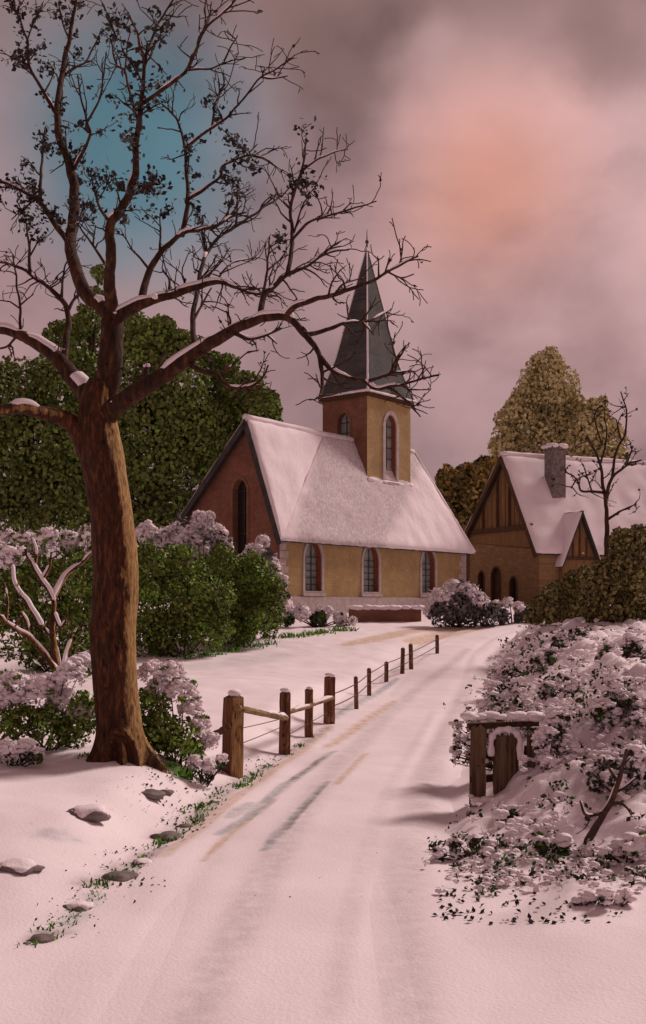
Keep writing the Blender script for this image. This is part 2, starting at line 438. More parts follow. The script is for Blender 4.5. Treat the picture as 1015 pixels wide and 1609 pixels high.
rd = gridmesh('road', RX, RY, RZ, M['ground'])
tag(rd, 'snowed over lane with wheel tracks climbing to the church', 'road', kind='structure')

# ------------------------------------------------------------------ branch skeletons
class Skeleton:
    """branches drawn as lines of (photo column, photo row, width) and set at real depths"""
    def __init__(s, d0, thick=1.0): s.d0 = d0; s.lines = []; s.thick = thick
    def depth_near(s, px, py):
        best = (1e18, s.d0)
        for pts, w in s.lines:
            q = (pts[:, 0]-px)**2+(pts[:, 1]-py)**2; k = np.argmin(q)
            if q[k] < best[0]: best = (q[k], pts[k, 2])
        return best[1]
    def line(s, pp, w0, w1, lean=0., root=None, n=6):
        pp = np.array(pp, float)
        d = s.depth_near(*pp[0]) if root is None else root
        c = catmull(pp, n)
        ln = np.r_[0, np.cumsum(np.linalg.norm(np.diff(c, axis=0), axis=1))]
        dep = d+lean*ln/100.+.12*np.sin(ln/37.+pp[0, 0])*np.minimum(1, ln/60)
        wob = np.stack([[mnoise.noise(Vector((a*.05, b*.05, t))) for a, b in c] for t in (1., 7.)], 1)*2.2*np.minimum(1, ln/40)[:, None]
        c = c+wob
        t = ln/ln[-1]
        w = w0+(w1-w0)*t**.85
        pts = np.column_stack([c, dep]); s.lines.append((pts, w))
        W3 = np.array([P(a, b, q) for a, b, q in pts])
        return W3, w*dep/F/2*s.thick
    def twigs(s, W3, r, count, size, out, gen=2, droop=.15):
        """short side shoots along a finished branch"""
        n = len(W3)
        for _ in range(count):
            k = int(n*RNG.uniform(.25, 1.0)); k = min(k, n-2)
            t = unit(W3[min(k+1, n-1)]-W3[max(k-1, 0)])
            dirn = unit(t*RNG.uniform(.5, 1.)+RNG.normal(size=3)*np.array([.6, .5, .5])+np.array([0, 0, droop]))
            ln = size*RNG.uniform(.4, 1.2); m = 5
            pts = [W3[k]]
            for q in range(m):
                dirn = unit(dirn+RNG.normal(size=3)*.22); pts.append(pts[-1]+dirn*ln/m)
            rr = np.linspace(min(r[k]*.75, .012), .0045, m+1)
            out.append((np.array(pts), rr))
            if gen > 1: s.twigs(np.array(pts), rr, RNG.integers(1, 3), size*.5, out, gen-1, droop)
def snow_on(mb, W3, r, keep=.15, seed=0., min_r=.008, thick=.55, steep=.66):
    T, _, _ = frames(W3)
    rows = []; ang = np.radians([-66, -42, -15, 15, 42, 66])+.10*mnoise.noise(Vector((seed, 1., 2.)))
    for i, (p, t) in enumerate(zip(W3, T)):
        up = np.array([0, 0, 1.])-t*t[2]; nu = np.linalg.norm(up); up = up/(nu+1e-6); sd = np.cross(t, up)
        on = mnoise.noise(Vector((p[0]*2.6+seed, p[1]*2.6, p[2]*2.6)))+keep
        if abs(t[2]) > steep or r[i] < min_r: on = -1
        k = max(0., min(1., on*3.2))
        e = 0 if i in (0, len(W3)-1) else k
        rows.append([p+(up*math.cos(a)+sd*math.sin(a))*(r[i]*(.80+.25*e)+e*(min(thick*r[i], .024)+.007)*math.cos(a)**2) for a in ang])
    V = np.array(rows).reshape(-1, 3); m = len(ang)
    fs = [[i*m+j, i*m+j+1, (i+1)*m+j+1, (i+1)*m+j] for i in range(len(rows)-1) for j in range(m-1)]
    fs += [[i*m+m-1, i*m, (i+1)*m, (i+1)*m+m-1] for i in range(len(rows)-1)]
    mb.add(V, fs)

# ------------------------------------------------------------------ the old tree
def old_tree():
    b0 = G(190, 1192)
    d0 = b0[1]
    root = thing('old_tree', b0, 'tall bare leafless tree with thick brown trunk and snowy forked limbs left of the lane', 'tree')
    sk = Skeleton(d0, .9)
    tr = MB()
    prof = [(192, 1212, 104), (191, 1190, 92), (189, 1165, 78), (186, 1130, 71), (180, 1060, 69), (177, 1000, 71), (182, 900, 70), (174, 800, 67), (161, 720, 66), (153, 670, 62), (152, 630, 50), (160, 600, 40)]
    pc = catmull([(a, b) for a, b, c in prof], 10); wc = catmull([(c, 0) for a, b, c in prof], 10)[:, 0]
    sk.lines.append((np.column_stack([pc, np.full(len(pc), d0)]), wc))
    W3 = np.array([P(a, b, d0) for a, b in pc]); r = wc*d0/F/2
    def rough(R, pts, a, Nn, Bb):
        out = R.copy()
        for i, p in enumerate(pts):
            h = p[2]-b0[2]
            fl = max(0, 1-h/.42)**1.6
            for j, t in enumerate(a):
                dv = math.cos(t)*Nn[i]+math.sin(t)*Bb[i]
                az = math.atan2(dv[1], dv[0])
                k = 1+.045*mnoise.noise(Vector((dv[0]*3, dv[1]*3, h*1.2)))+.05*mnoise.noise(Vector((dv[0]*7, dv[1]*7, h*3)))
                k += fl*(.34*max(0, math.cos(5*az+.6))-.05)
                # arched hollow between two roots at the front
                da = abs((az+math.pi/2-.12+math.pi) % (2*math.pi)-math.pi)
                if da < .75 and h < .36:
                    arch = .30-.5*da*da
                    k -= .42*float(smooth(-.05, .05, arch-h))*float(smooth(.62, .42, da))
                    k += .14*math.exp(-((arch-h+.05)/.045)**2)*float(smooth(.75, .5, da))
                out[i, j] = R[i, j]*k
        return out
    # finer rings towards the foot
    tube(tr, W3, r, 44, 0, True, rough)
    tr.build('trunk', M['bark'], root)
    snow = MB(); small = []
    def limb(branches, bark, twigs, name='limb'):
        mb = MB(); tw = []
        for pp, w0, w1, lean in branches:
            W, rr = sk.line(pp, w0, w1, lean)
            rr = np.maximum(rr, .0065)
            tube(mb, W, rr, 14 if w0 > 25 else (9 if w0 > 8 else 6), .05 if w0 > 8 else 0)
            snow_on(snow, W, rr, .26 if w0 > 12 else .06, pp[0][0])
            if twigs: sk.twigs(W, rr, int(twigs*max(2, len(W)/2.6)), .36, tw)
        for W, rr in tw: tube(mb, W, rr, 4)
        small.extend(tw)
        return mb.build(name, M[bark], root)
    # great right limb
    limb([([(160, 668), (180, 640), (225, 610), (295, 563), (360, 522), (409, 501), (450, 498), (481, 528), (501, 555), (506, 600), (503, 628)], 38, 5, -.35),
          ([(232, 606), (229, 590), (232, 576)], 13, 9, .2),
          ([(295, 570), (318, 583), (340, 588), (352, 603), (380, 610), (408, 598), (422, 574)], 12, 3, -.5), ([(340, 588), (360, 578), (376, 560)], 8, 2.5, .4), ([(396, 605), (412, 606)], 4, 2, .2),
          ([(368, 523), (395, 533), (420, 526), (442, 516)], 9, 3, .6), ([(420, 527), (435, 540)], 4, 2, .6),
          ([(502, 560), (527, 585), (573, 598), (600, 592), (619, 584), (626, 558)], 10, 3.5, -.3), ([(573, 598), (593, 611), (634, 603), (675, 593), (690, 590)], 8, 2.5, -.5),
          ([(612, 609), (630, 622), (645, 637), (660, 655)], 6, 2.5, .5), ([(640, 612), (676, 612)], 4, 2, .5), ([(617, 585), (640, 583), (661, 562)], 5, 2, .6), ([(655, 598), (668, 578)], 3, 2, .4),
          ([(481, 526), (505, 521), (527, 514), (550, 507), (573, 506), (595, 496), (614, 485)], 9, 3, .5), ([(570, 507), (588, 526)], 4, 2, .5),
          ([(448, 499), (465, 481), (500, 470), (527, 462), (578, 445), (609, 427), (640, 411), (657, 403)], 11, 3, -.6), ([(527, 462), (540, 446), (572, 436)], 5, 2, .5), ([(605, 429), (612, 405)], 4, 2, .3), ([(609, 427), (630, 436), (650, 430)], 4, 2, .4),
          ([(355, 526), (362, 505), (355, 488)], 6, 3, .3)], 'dark_bark', .7)
    limb([([(409, 501), (413, 468), (430, 450), (452, 432), (486, 416), (511, 398), (548, 393)], 12, 3, .4), ([(508, 400), (520, 388), (535, 378)], 4, 2, .3), ([(486, 416), (500, 425)], 3, 2, .4),
          ([(452, 432), (460, 375), (457, 325), (475, 265), (482, 222)], 9, 3, .5), ([(460, 375), (485, 350), (510, 341), (545, 330), (592, 317)], 6, 2, -.4), ([(475, 268), (495, 252), (515, 243), (546, 234)], 5, 2, .4), ([(458, 330), (440, 312), (425, 305)], 5, 2.5, .5),
          ([(462, 365), (478, 318), (498, 290)], 4, 2, .6), ([(411, 470), (420, 425), (423, 372)], 6, 2.5, .6), ([(420, 425), (440, 408), (452, 400)], 3.5, 2, .6), ([(415, 462), (400, 452), (372, 450)], 5, 2, .7), ([(425, 455), (442, 470)], 3, 2, .5), ([(540, 330), (552, 318)], 3, 2, .5)], 'twig', .9)
    limb([([(305, 545), (303, 500), (310, 460), (318, 415), (325, 397), (345, 372), (370, 357), (395, 340), (415, 325), (440, 309)], 11, 3, .9), ([(303, 505), (318, 478), (332, 452)], 6, 2.5, .5), ([(325, 397), (318, 370), (318, 338)], 5, 2, .6), ([(312, 445), (340, 420), (362, 388)], 5, 2, .6),
          ([(345, 430), (380, 415), (402, 405)], 3.5, 2, .4), ([(370, 357), (373, 330), (372, 298)], 5, 2, .4)], 'twig', .9)
    # centre
    limb([([(153, 650), (168, 600), (174, 560), (176, 520), (178, 498)], 50, 38, .1),
          ([(178, 505), (158, 480), (135, 462), (120, 425), (111, 395), (115, 350), (117, 300), (107, 255), (95, 220), (90, 185), (96, 130), (102, 92), (112, 45), (118, 8), (122, -25)], 28, 4, .45),
          ([(106, 378), (85, 350), (62, 318), (30, 297), (0, 286), (-25, 280)], 11, 5, .3), ([(62, 318), (65, 270), (68, 235), (72, 200)], 7, 3, .5), ([(90, 182), (70, 148), (47, 105), (42, 60), (30, 30), (14, -5)], 7, 3, -.5),
          ([(70, 145), (82, 120), (85, 98)], 4, 2, .3), ([(45, 102), (22, 92), (2, 78)], 4, 2, .4), ([(101, 118), (120, 105), (135, 95), (155, 58)], 5, 2.5, .5), ([(108, 60), (98, 35), (92, 5)], 4, 2, .4), ([(117, 265), (140, 215), (134, 180), (122, 118)], 7, 2.5, -.6), ([(135, 195), (155, 160), (163, 120), (166, 82)], 5, 2, -.4),
          ([(42, 65), (55, 30), (66, 5)], 3.5, 2, .4), ([(60, 310), (35, 330), (18, 345)], 4, 2, .5), ([(112, 390), (120, 350), (150, 375)], 3, 2, .5)], 'dark_bark', .9)
    limb([([(178, 500), (172, 445), (175, 400), (172, 358), (188, 333), (203, 305), (212, 272), (215, 220), (221, 168), (227, 115), (225, 90), (214, 48)], 24, 4, -.5),
          ([(226, 92), (236, 70), (245, 45), (264, 12), (282, -14)], 6, 3, .4), ([(220, 165), (250, 145), (285, 118), (300, 98), (320, 50), (350, 20), (374, -4)], 8, 3, -.6), ([(292, 110), (330, 107), (350, 100), (373, 92)], 5, 2, .4), ([(350, 100), (362, 75), (373, 55)], 4, 2, .4), ([(320, 52), (330, 25), (332, 2)], 3.5, 2, .4),
          ([(174, 352), (156, 325), (150, 300)], 7, 3, .4), ([(213, 180), (203, 140), (195, 110), (182, 98), (173, 60)], 6, 2.5, .5), ([(196, 115), (200, 75), (205, 40)], 4, 2, .4), ([(183, 60), (172, 30), (160, 5)], 4, 2, .4), ([(167, 418), (146, 385), (122, 352)], 6, 2.5, .4), ([(146, 385), (150, 355)], 4, 2, .4),
          ([(203, 308), (225, 298), (243, 280)], 6, 2.5, .4), ([(243, 45), (255, 25)], 3, 2, .3)], 'dark_bark', .9)
    limb([([(180, 500), (215, 480), (250, 468), (280, 460), (330, 444), (352, 444), (372, 452), (405, 462), (430, 458)], 24, 3, -.25),
          ([(221, 476), (234, 426), (258, 392), (288, 367), (315, 360), (342, 354), (366, 338), (388, 333)], 15, 3, .4), ([(286, 370), (295, 312), (291, 240), (281, 195), (270, 178), (255, 163)], 10, 3, .5), ([(293, 232), (325, 206), (355, 186), (378, 160), (410, 122), (430, 110), (461, 91)], 6, 2.2, -.5), ([(410, 121), (428, 124), (451, 119)], 4, 2, .4), ([(412, 120), (416, 106)], 3, 2, .3),
          ([(297, 312), (325, 295), (346, 278), (352, 260), (385, 246), (410, 246), (428, 257)], 7, 2.2, -.4), ([(385, 246), (405, 227)], 3.5, 2, .4), ([(333, 200), (338, 165), (345, 142), (343, 124)], 5, 2.2, .4), ([(345, 142), (354, 132)], 3, 2, .3), ([(281, 190), (284, 178)], 3, 2, .3),
          ([(235, 424), (212, 395), (192, 368)], 5, 2, .4), ([(251, 396), (252, 360), (252, 335)], 5, 2, .4), ([(265, 465), (266, 440), (256, 425)], 6, 3, .3), ([(286, 458), (292, 438)], 5, 3, .3), ([(338, 445), (362, 415), (402, 405)], 4, 2, .5), ([(366, 338), (372, 320), (374, 297)], 4, 2, .4), ([(305, 452), (330, 420), (340, 400)], 3.5, 2, .5)], 'dark_bark', .85)
    # left limbs
    limb([([(150, 655), (138, 622), (115, 594), (90, 562), (50, 535), (20, 522), (-14, 515)], 40, 14, .35), ([(100, 570), (105, 530), (107, 490), (92, 466), (62, 442), (42, 425), (18, 416), (-8, 408)], 14, 4, .4), ([(107, 488), (120, 466), (146, 450)], 7, 3, .4), ([(47, 428), (44, 372), (38, 345)], 7, 2.5, .3), ([(47, 402), (65, 370)], 4, 2, .3), ([(97, 468), (100, 425), (110, 405)], 5, 2.5, .3),
          ([(32, 526), (31, 490), (28, 460), (20, 400)], 6, 2.5, -.4), ([(31, 480), (52, 462)], 3.5, 2, .3), ([(25, 530), (10, 545), (-10, 550)], 5, 3, .3), ([(78, 455), (74, 440)], 4, 2, .3)], 'dark_bark', .8)
    limb([([(138, 712), (124, 680), (105, 660), (70, 650), (35, 640), (5, 645), (-25, 648)], 38, 16, -.3), ([(40, 640), (22, 628)], 10, 6, -.3)], 'bark', 0)
    # snow resting in the forks
    for px, py, rr, q in ((190, 484, 9, 0), (183, 493, 7, -.04), (238, 466, 8, -.04), (147, 612, 9, -.05), (143, 603, 6, -.05), (184, 632, 9, -.06), (232, 575, 5, 0), (98, 550, 6, 0)):
        d = sk.depth_near(px, py)+q
        dollops(snow, [P(px+RNG.uniform(-.8, .8)*rr, py+RNG.uniform(-.25, .3)*rr, d+RNG.uniform(-.04, .05)) for _ in range(9)], np.full(9, .012), 22, rr*d/F*.34, squash=.7, tmpl=ICO2)
    snow.build('snow', M['snow'], root)
    # withered leaves hanging in bunches
    lv = MB(); cen = []; rad = []
    for px, py, rr in ((85, 195, 38), (110, 215, 30), (130, 250, 30), (170, 245, 45), (220, 215, 40), (255, 130, 30), (330, 195, 38), (345, 265, 40), (270, 315, 38), (70, 330, 42), (95, 325, 30), (200, 165, 40), (25, 40, 40), (45, 100, 35), (110, 30, 50), (205, 35, 40), (15, 170, 25), (225, 255, 60), (150, 280, 50), (310, 240, 40), (380, 245, 25), (440, 300, 25), (435, 365, 18), (485, 290, 25), (470, 215, 25), (270, 60, 30), (60, 200, 45), (190, 190, 40), (160, 230, 50), (240, 290, 40), (40, 300, 40), (300, 270, 40)):
        d = sk.depth_near(px, py); cen.append(P(px, py, d)); rad.append(rr*d/F)
    shoots = np.concatenate([W[1:] for W, _ in small]+[np.array([P(*q) for q in ln[::2]]) for ln, _ in sk.lines[6:]])
    cen = np.array(cen); rad = np.array(rad)
    near = (np.linalg.norm((shoots[:, None]-cen[None])*np.array([1, .35, 1]), axis=2) < rad[None]*1.15).any(1)
    hang = shoots[near]; k = RNG.choice(len(hang), 2200); leaves(lv, hang[k]+RNG.normal(size=(2200, 3))*.04, np.full(2200, .055), 2500, .036, shell=.1, up=-.2, wide=.62)
    pts = np.concatenate([W for W, _ in small]); k = RNG.choice(len(pts), 420)
    leaves(lv, pts[k], np.full(len(k), .03), 420, .022, shell=.2, up=-.5, wide=.55)
    lv.build('leaves', M['dryleaf'], root)
    fr = MB(); k = RNG.choice(len(hang), 700); leaves(fr, hang[k]+RNG.normal(size=(700, 3))*.03, np.full(700, .05), 700, .026, shell=.1, up=.4, wide=.55)
    fr.build('frosted_leaves', M['greyleaf'], root)
    return root
old_tree()

# ------------------------------------------------------------------ church
A0 = np.array([-1.83, 46.0]); U = np.array([math.cos(UA), math.sin(UA)]); V_ = np.array([-math.sin(UA), math.cos(UA)])
ZG = 1.2                                             # wall foot, below the snow
U3 = np.array([math.cos(UA), math.sin(UA), 0])
def CH(s, w, z):
    """church frame: s along the long wall, w into the building, z above eye level"""
    q = A0+U*s+V_*w
    return np.array([q[0], q[1], EYE+z])
def arch_outline(xc, hw, zb, zt, n=10):
    sp = zt-hw*1.35                                  # springing of a slightly pointed arch
    pts = [(xc-hw, zb), (xc+hw, zb), (xc+hw, sp)]
    for i in range(1, 2*n):
        a = math.pi*i/(2*n)
        pts.append((xc+hw*math.cos(a), sp+(zt-sp)*math.sin(a)))
    pts.append((xc-hw, sp))
    return np.array(pts)
def ray_to(poly, c, a):
    d = np.array([math.cos(a), math.sin(a)]); best = None
    for p, q in zip(poly, np.roll(poly, -1, 0)):
        e = q-p; det = d[0]*(-e[1])+d[1]*e[0]
        if abs(det) < 1e-12: continue
        r = p-c
        t = (r[0]*(-e[1])+r[1]*e[0])/det; s = (d[0]*r[1]-d[1]*r[0])/det
        if t > 1e-9 and -1e-6 <= s <= 1+1e-6 and (best is None or t < best): best = t
    return c+d*best
def wall_with(mb, to, x0, x1, zb, prof, wins):
    """flat wall face under the line prof, with arched openings left out"""
    prof = sorted(prof)
    top = lambda x: float(np.interp(x, [p[0] for p in prof], [p[1] for p in prof]))
    cuts = [x0]
    for (xc, hw, wb, wt) in sorted(wins): cuts += [xc-hw-.12, xc+hw+.12]
    cuts.append(x1)
    def poly(pts): mb.add([to(x, z, 0) for x, z in pts], [list(range(len(pts)))])
    def column(a, b, lo):
        poly([(a, lo), (b, lo), (b, top(b))]+[p for p in reversed(prof) if a < p[0] < b]+[(a, top(a))])
    for i in range(len(cuts)-1):
        a, b = cuts[i], cuts[i+1]
        if b-a < 1e-6: continue
        if i % 2 == 0: column(a, b, zb); continue
        xc, hw, wb, wt = sorted(wins)[i//2]
        c0, c1 = wb-.12, wt+.12
        poly([(a, zb), (b, zb), (b, c0), (a, c0)]); column(a, b, c1)
        ao = arch_outline(xc, hw, wb, wt); rc = np.array([(a, c0), (b, c0), (b, c1), (a, c1)])
        cc = np.array([xc, (wb+wt)/2])
        an = sorted(list(np.arctan2(ao[:, 1]-cc[1], ao[:, 0]-cc[0]))+list(np.arctan2(rc[:, 1]-cc[1], rc[:, 0]-cc[0])))
        inn = [ray_to(ao, cc, t) for t in an]; out = [ray_to(rc, cc, t) for t in an]; m = len(an)
        mb.add([to(x, z, 0) for x, z in inn]+[to(x, z, 0) for x, z in out], [[j, (j+1) % m, m+(j+1) % m, m+j] for j in range(m)])
def window(root, to, xc, hw, zb, zt, depth, frame_w, frame_m, pane_m, reveal_m, bars=(1, 4), sill=True, proud=.05):
    ao = arch_outline(xc, hw, zb, zt); m = len(ao)
    fr = MB()
    oo = arch_outline(xc, hw+frame_w, zb-frame_w*.6, zt+frame_w)
    V = [to(x, z, -proud) for x, z in ao]+[to(x, z, -proud) for x, z in oo]+[to(x, z, .02) for x, z in ao]+[to(x, z, .02) for x, z in oo]
    fs = []
    for j in range(m):
        k = (j+1) % m
        fs += [[j, k, m+k, m+j], [m+j, m+k, 3*m+k, 3*m+j], [j, 2*m+j, 2*m+k, k]]
    fr.add(V, fs)
    if sill:
        box(fr, to(xc-hw-frame_w-.06, zb-frame_w*.6-.14, .01), to(1, 0, 0)*(2*hw+2*frame_w+.12)-to(0, 0, 0)*(2*hw+2*frame_w+.12), (to(0, 0, -.13)-to(0, 0, 0)), np.array([0, 0, .135]))
    w = fr.build('window', frame_m, root, False)
    rv = MB(); V = [to(x, z, .021) for x, z in ao]+[to(x, z, depth) for x, z in ao]
    rv.add(V, [[j, (j+1) % m, m+(j+1) % m, m+j] for j in range(m)]); rv.build('reveal', reveal_m, w, False)
    pn = MB(); pn.add([to(x, z, depth-.02) for x, z in ao], [list(range(m))]); pn.build('pane', pane_m, w, False)
    if bars:
        bb = MB(); nx, nz = bars
        for i in range(1, nx+1):
            x = xc-hw+2*hw*i/(nx+1)
            beam(bb, to(x, zb+.01, depth-.06), to(x, zt-.12-.35*abs(x-xc), depth-.06), .035, .035)
        for i in range(1, nz+1):
            z = zb+(zt-hw*1.2-zb)*i/nz
            beam(bb, to(xc-hw+.01, z, depth-.062), to(xc+hw-.01, z, depth-.062), .03, .03)
        bb.build('glazing_bar', M['roof'], w, False)
def tower_shade(p):
    """band of the front slope below the tower painted grey as its cast shadow, snow slightly thinned"""
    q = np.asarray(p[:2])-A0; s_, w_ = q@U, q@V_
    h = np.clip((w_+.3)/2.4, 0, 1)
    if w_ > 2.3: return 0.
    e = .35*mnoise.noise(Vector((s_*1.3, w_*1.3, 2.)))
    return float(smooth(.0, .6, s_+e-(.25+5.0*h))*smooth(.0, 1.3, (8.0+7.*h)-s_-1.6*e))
def church():
    root = thing('church', CH(7, 3, ZG-EYE), 'village church with lit side wall tinted ochre, shaded gable tinted red, snowy roof and pointed spire', 'church')
    Ln, Wd, WR = 14.86, 6.7, 2.1
    ze, zr, zl = 3.38, 8.05, 3.1
    zf = ZG-EYE
    front = lambda x, z, q: CH(x, q, z)
    gx = .42; gable = lambda x, z, q: CH(q, Wd-x, z)           # x runs left to right as seen
    back = lambda x, z, q: CH(Ln-x, Wd-q, z)
    wins = [(2.2, .58, .60, 2.80), (6.45, .62, .60, 2.82), (11.3, .62, .60, 2.82)]
    mb = MB(); wall_with(mb, front, 0, Ln, zf, [(0, ze-.05), (Ln, ze-.05)], wins)
    box(mb, CH(0, Wd-.3, zf), CH(Ln, 0, 0)-CH(0, 0, 0), CH(0, .3, 0)-CH(0, 0, 0), np.array([0, 0, zl-zf-.1]))
    box(mb, CH(Ln-.3, .01, zf), CH(.29, 0, 0)-CH(0, 0, 0), CH(0, Wd-.35, 0)-CH(0, 0, 0), np.array([0, 0, zl-zf-.15]))
    w1 = mb.build('wall', M['ochre'], root, False)
    w1['label'] = 'brick side wall tinted ochre as the lit side'
    mb = MB(); gw = (4.35, .42, .35, 5.5)
    wall_with(mb, gable, 0, Wd, zf, [(0, zl-.1), (Wd-WR+.42, zr-.18), (Wd, ze-.1)], [gw])
    g = mb.build('gable_wall', M['brick_red_shade'], root, False); g['label'] = 'brick gable wall tinted dark red for shade'
    window(root, gable, *gw, .35, .14, M['brick_red_shade'], M['dark'], M['brick_red_shade'], (1, 5), False, .03)
    for w in wins: window(root, front, *w, .33, .14, M['stone'], M['glass'], M['reveal'], (2, 5))
    # plinth, corner stones and eaves course
    mb = MB(); box(mb, CH(-.06, -.10, zf), CH(Ln+.12, 0, 0)-CH(0, 0, 0), CH(0, .095, 0)-CH(0, 0, 0), np.array([0, 0, .35-zf])); mb.build('plinth', M['stone'], root, False)
    mb = MB()
    for i in range(9):
        if i == 0: m2 = MB()
        k = .55 if i % 2 else .38
        box(mb, CH(-.03, -.035, .36+i*.325), CH(k, 0, 0)-CH(0, 0, 0), CH(0, .03, 0)-CH(0, 0, 0), np.array([0, 0, .30]))
        box(m2, CH(Ln+.03-k-.15, -.035, .36+i*.325), CH(k+.15, 0, 0)-CH(0, 0, 0), CH(0, .03, 0)-CH(0, 0, 0), np.array([0, 0, .30]))
    mb.build('corner_stone', M['stone'], root, False); m2.build('corner_stone', M['stone'], root, False)
    mb = MB(); box(mb, CH(-.1, -.16, ze-.30), CH(Ln+.2, 0, 0)-CH(0, 0, 0), CH(0, .155, 0)-CH(0, 0, 0), np.array([0, 0, .16])); mb.build('cornice', M['timber'], root, False)
    # roof planes
    o = .38; sl = (zr-ze)/WR; so = (zr-zl)/(Wd-WR)
    fe0, fe1 = CH(-o, -o*.8, ze-sl*o*.8), CH(Ln+o, -o*.8, ze-sl*o*.8)
    r0, r1 = CH(-o, WR-.42, zr), CH(13.0, WR, zr); rm = CH(5.4, WR, zr)
    be0, be1 = CH(-o, Wd+o, zl-so*o), CH(Ln+o, Wd+o, zl-so*o)
    rf = MB(); slab(rf, [fe0, fe1, r1, rm], .12); slab(rf, [fe0, rm, r0], .12); slab(rf, [be0, be1, r1, rm], .12); slab(rf, [be0, rm, r0], .12); slab(rf, [fe1, be1, r1], .12)
    roof = rf.build('roof', M['roof'], root, False)
    sn = MB()
    patch(sn, fe0, fe1, r1, rm, 110, 34, .17, .06, 1., .06, tower_shade); patch(sn, fe0, fe0+(0, 0, .001)+U3*.01, rm, r0, 30, 30, .20, .06, 2., .05); patch(sn, be0, be1, r1, rm, 40, 20, .16, .05, 5.); patch(sn, be0, be0+U3*.01, rm, r0, 10, 12, .16, .04, 6.)
    patch(sn, fe1, be1, r1+(0, 0, .001), r1, 20, 20, .16, .05, 9.)
    tube(sn, np.vstack([np.linspace(r0, rm, 14)[:-1], np.linspace(rm, r1, 18)])+np.array([0, 0, .06]), np.full(31, .15), 8, .1)
    tube(sn, np.linspace(fe1, r1, 24)+np.array([0, 0, .05]), np.full(24, .12), 8, .1)
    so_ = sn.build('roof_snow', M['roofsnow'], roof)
    vv = np.concatenate(sn.v); at = so_.data.attributes.new('thin', 'FLOAT', 'POINT')  # tower shadow mask, greys the snow colour
    at.data.foreach_set('value', np.array([tower_shade(p) for p in vv], np.float32))
    bb = MB()
    for a, b in ((be0, r0), (fe0, r0)):
        beam(bb, a+np.array([0, 0, -.17]), b+np.array([0, 0, -.17]), .06, .26)
    bb.build('bargeboard', M['roof'], root, False)
    # tower astride the ridge
    s0, s1, t0, t1, zt, zb = 7.72, 11.42, 1.17, 3.97, 10.4, 4.6
    tf = lambda x, z, q: CH(s0+x, t0+q, z)
    tl = lambda x, z, q: CH(s0+q, t1-x, z)
    mb = MB(); w = (1.95, .46, 6.25, 9.5)
    wall_with(mb, tf, 0, s1-s0, zb, [(0, zt), (s1-s0, zt)], [w])
    box(mb, CH(s1-.2, t0+.01, zb), CH(.2, 0, 0)-CH(0, 0, 0), CH(0, t1-t0-.02, 0)-CH(0, 0, 0), np.array([0, 0, zt-zb]))
    tw = mb.build('tower_wall', M['ochre'], root, False); tw['label'] = 'lit face of the tower tinted ochre'
    window(root, tf, *w, .3, .22, M['stone'], M['glass'], M['reveal'], (1, 5))
    mb = MB(); w = (1.35, .38, 7.0, 9.5)
    wall_with(mb, tl, 0, t1-t0, zb, [(0, zt), (t1-t0, zt)], [w])
    box(mb, CH(s0+.01, t1-.2, zb), CH(s1-s0-.22, 0, 0)-CH(0, 0, 0), CH(0, .2, 0)-CH(0, 0, 0), np.array([0, 0, zt-zb]))
    tw = mb.build('tower_wall', M['brick_red_shade'], root, False); tw['label'] = 'shaded face of the tower tinted red'
    window(root, tl, *w, .3, .10, M['brick_red_shade'], M['glass'], M['brick_red_shade'], (1, 4), True, .03)
    mb = MB(); box(mb, CH(s0-.14, t0-.14, zt-.22), CH(s1-s0+.28, 0, 0)-CH(0, 0, 0), CH(0, t1-t0+.28, 0)-CH(0, 0, 0), np.array([0, 0, .2])); mb.build('tower_cornice', M['timber'], root, False)
    mb = MB()
    xx = np.linspace(-.05, s1-s0+.05, 26)
    tube(mb, np.array([CH(s0+x, t0-.02, 6.10+.03*math.sin(x*4)) for x in xx]), .09+.03*np.sin(xx*5.3), 8, .15)
    mb.build('snow', M['snow'], root)
    cs, ct = (s0+s1)/2, (t0+t1)/2
    prof = [(1.04, zt-.03), (.97, zt+.32), (.84, zt+.95), (.66, zt+2.0), (.37, 14.95), (.0, 18.25)]
    sp = MB(); hip = MB()
    rings = [[CH(cs+a*(s1-s0+.25)/2*k, ct+b*(t1-t0+.25)/2*k, z) for a, b in ((-1, -1), (1, -1), (1, 1), (-1, 1))] for k, z in prof[:-1]]
    V = [p for r in rings for p in r]+[CH(cs, ct, prof[-1][1])]
    fs = [[i*4+j, i*4+(j+1) % 4, (i+1)*4+(j+1) % 4, (i+1)*4+j] for i in range(len(rings)-1) for j in range(4)]
    k = (len(rings)-1)*4; fs += [[k+j, k+(j+1) % 4, len(V)-1] for j in range(4)]; fs.append([3, 2, 1, 0])
    sp.add(V, fs); spire = sp.build('spire', M['slate'], root, False)
    for j in range(4):
        line = np.array([r[j] for r in rings]+[V[-1]]); line = np.vstack([np.linspace(a, b, 6)[:-1] for a, b in zip(line[:-1], line[1:])]+[line[-1:]])
        tube(hip, line, np.linspace(.06, .03, len(line)), 6, .15)
    lo = [rings[0][j]+np.array([0, 0, .05]) for j in range(4)]
    for j in range(4): tube(hip, np.linspace(lo[j], lo[(j+1) % 4], 16), np.full(16, .06), 6, .25)
    hip.build('snow', M['snow'], spire)
    fi = MB(); tip = V[-1]
    tube(fi, [tip-(0, 0, .4), tip+(0, 0, .1), tip+(0, 0, .16), tip+(0, 0, .24), tip+(0, 0, .3), tip+(0, 0, .85)], [.05, .04, .09, .09, .03, .012], 8)
    fi.build('finial', M['roof'], spire)
    return root
church()

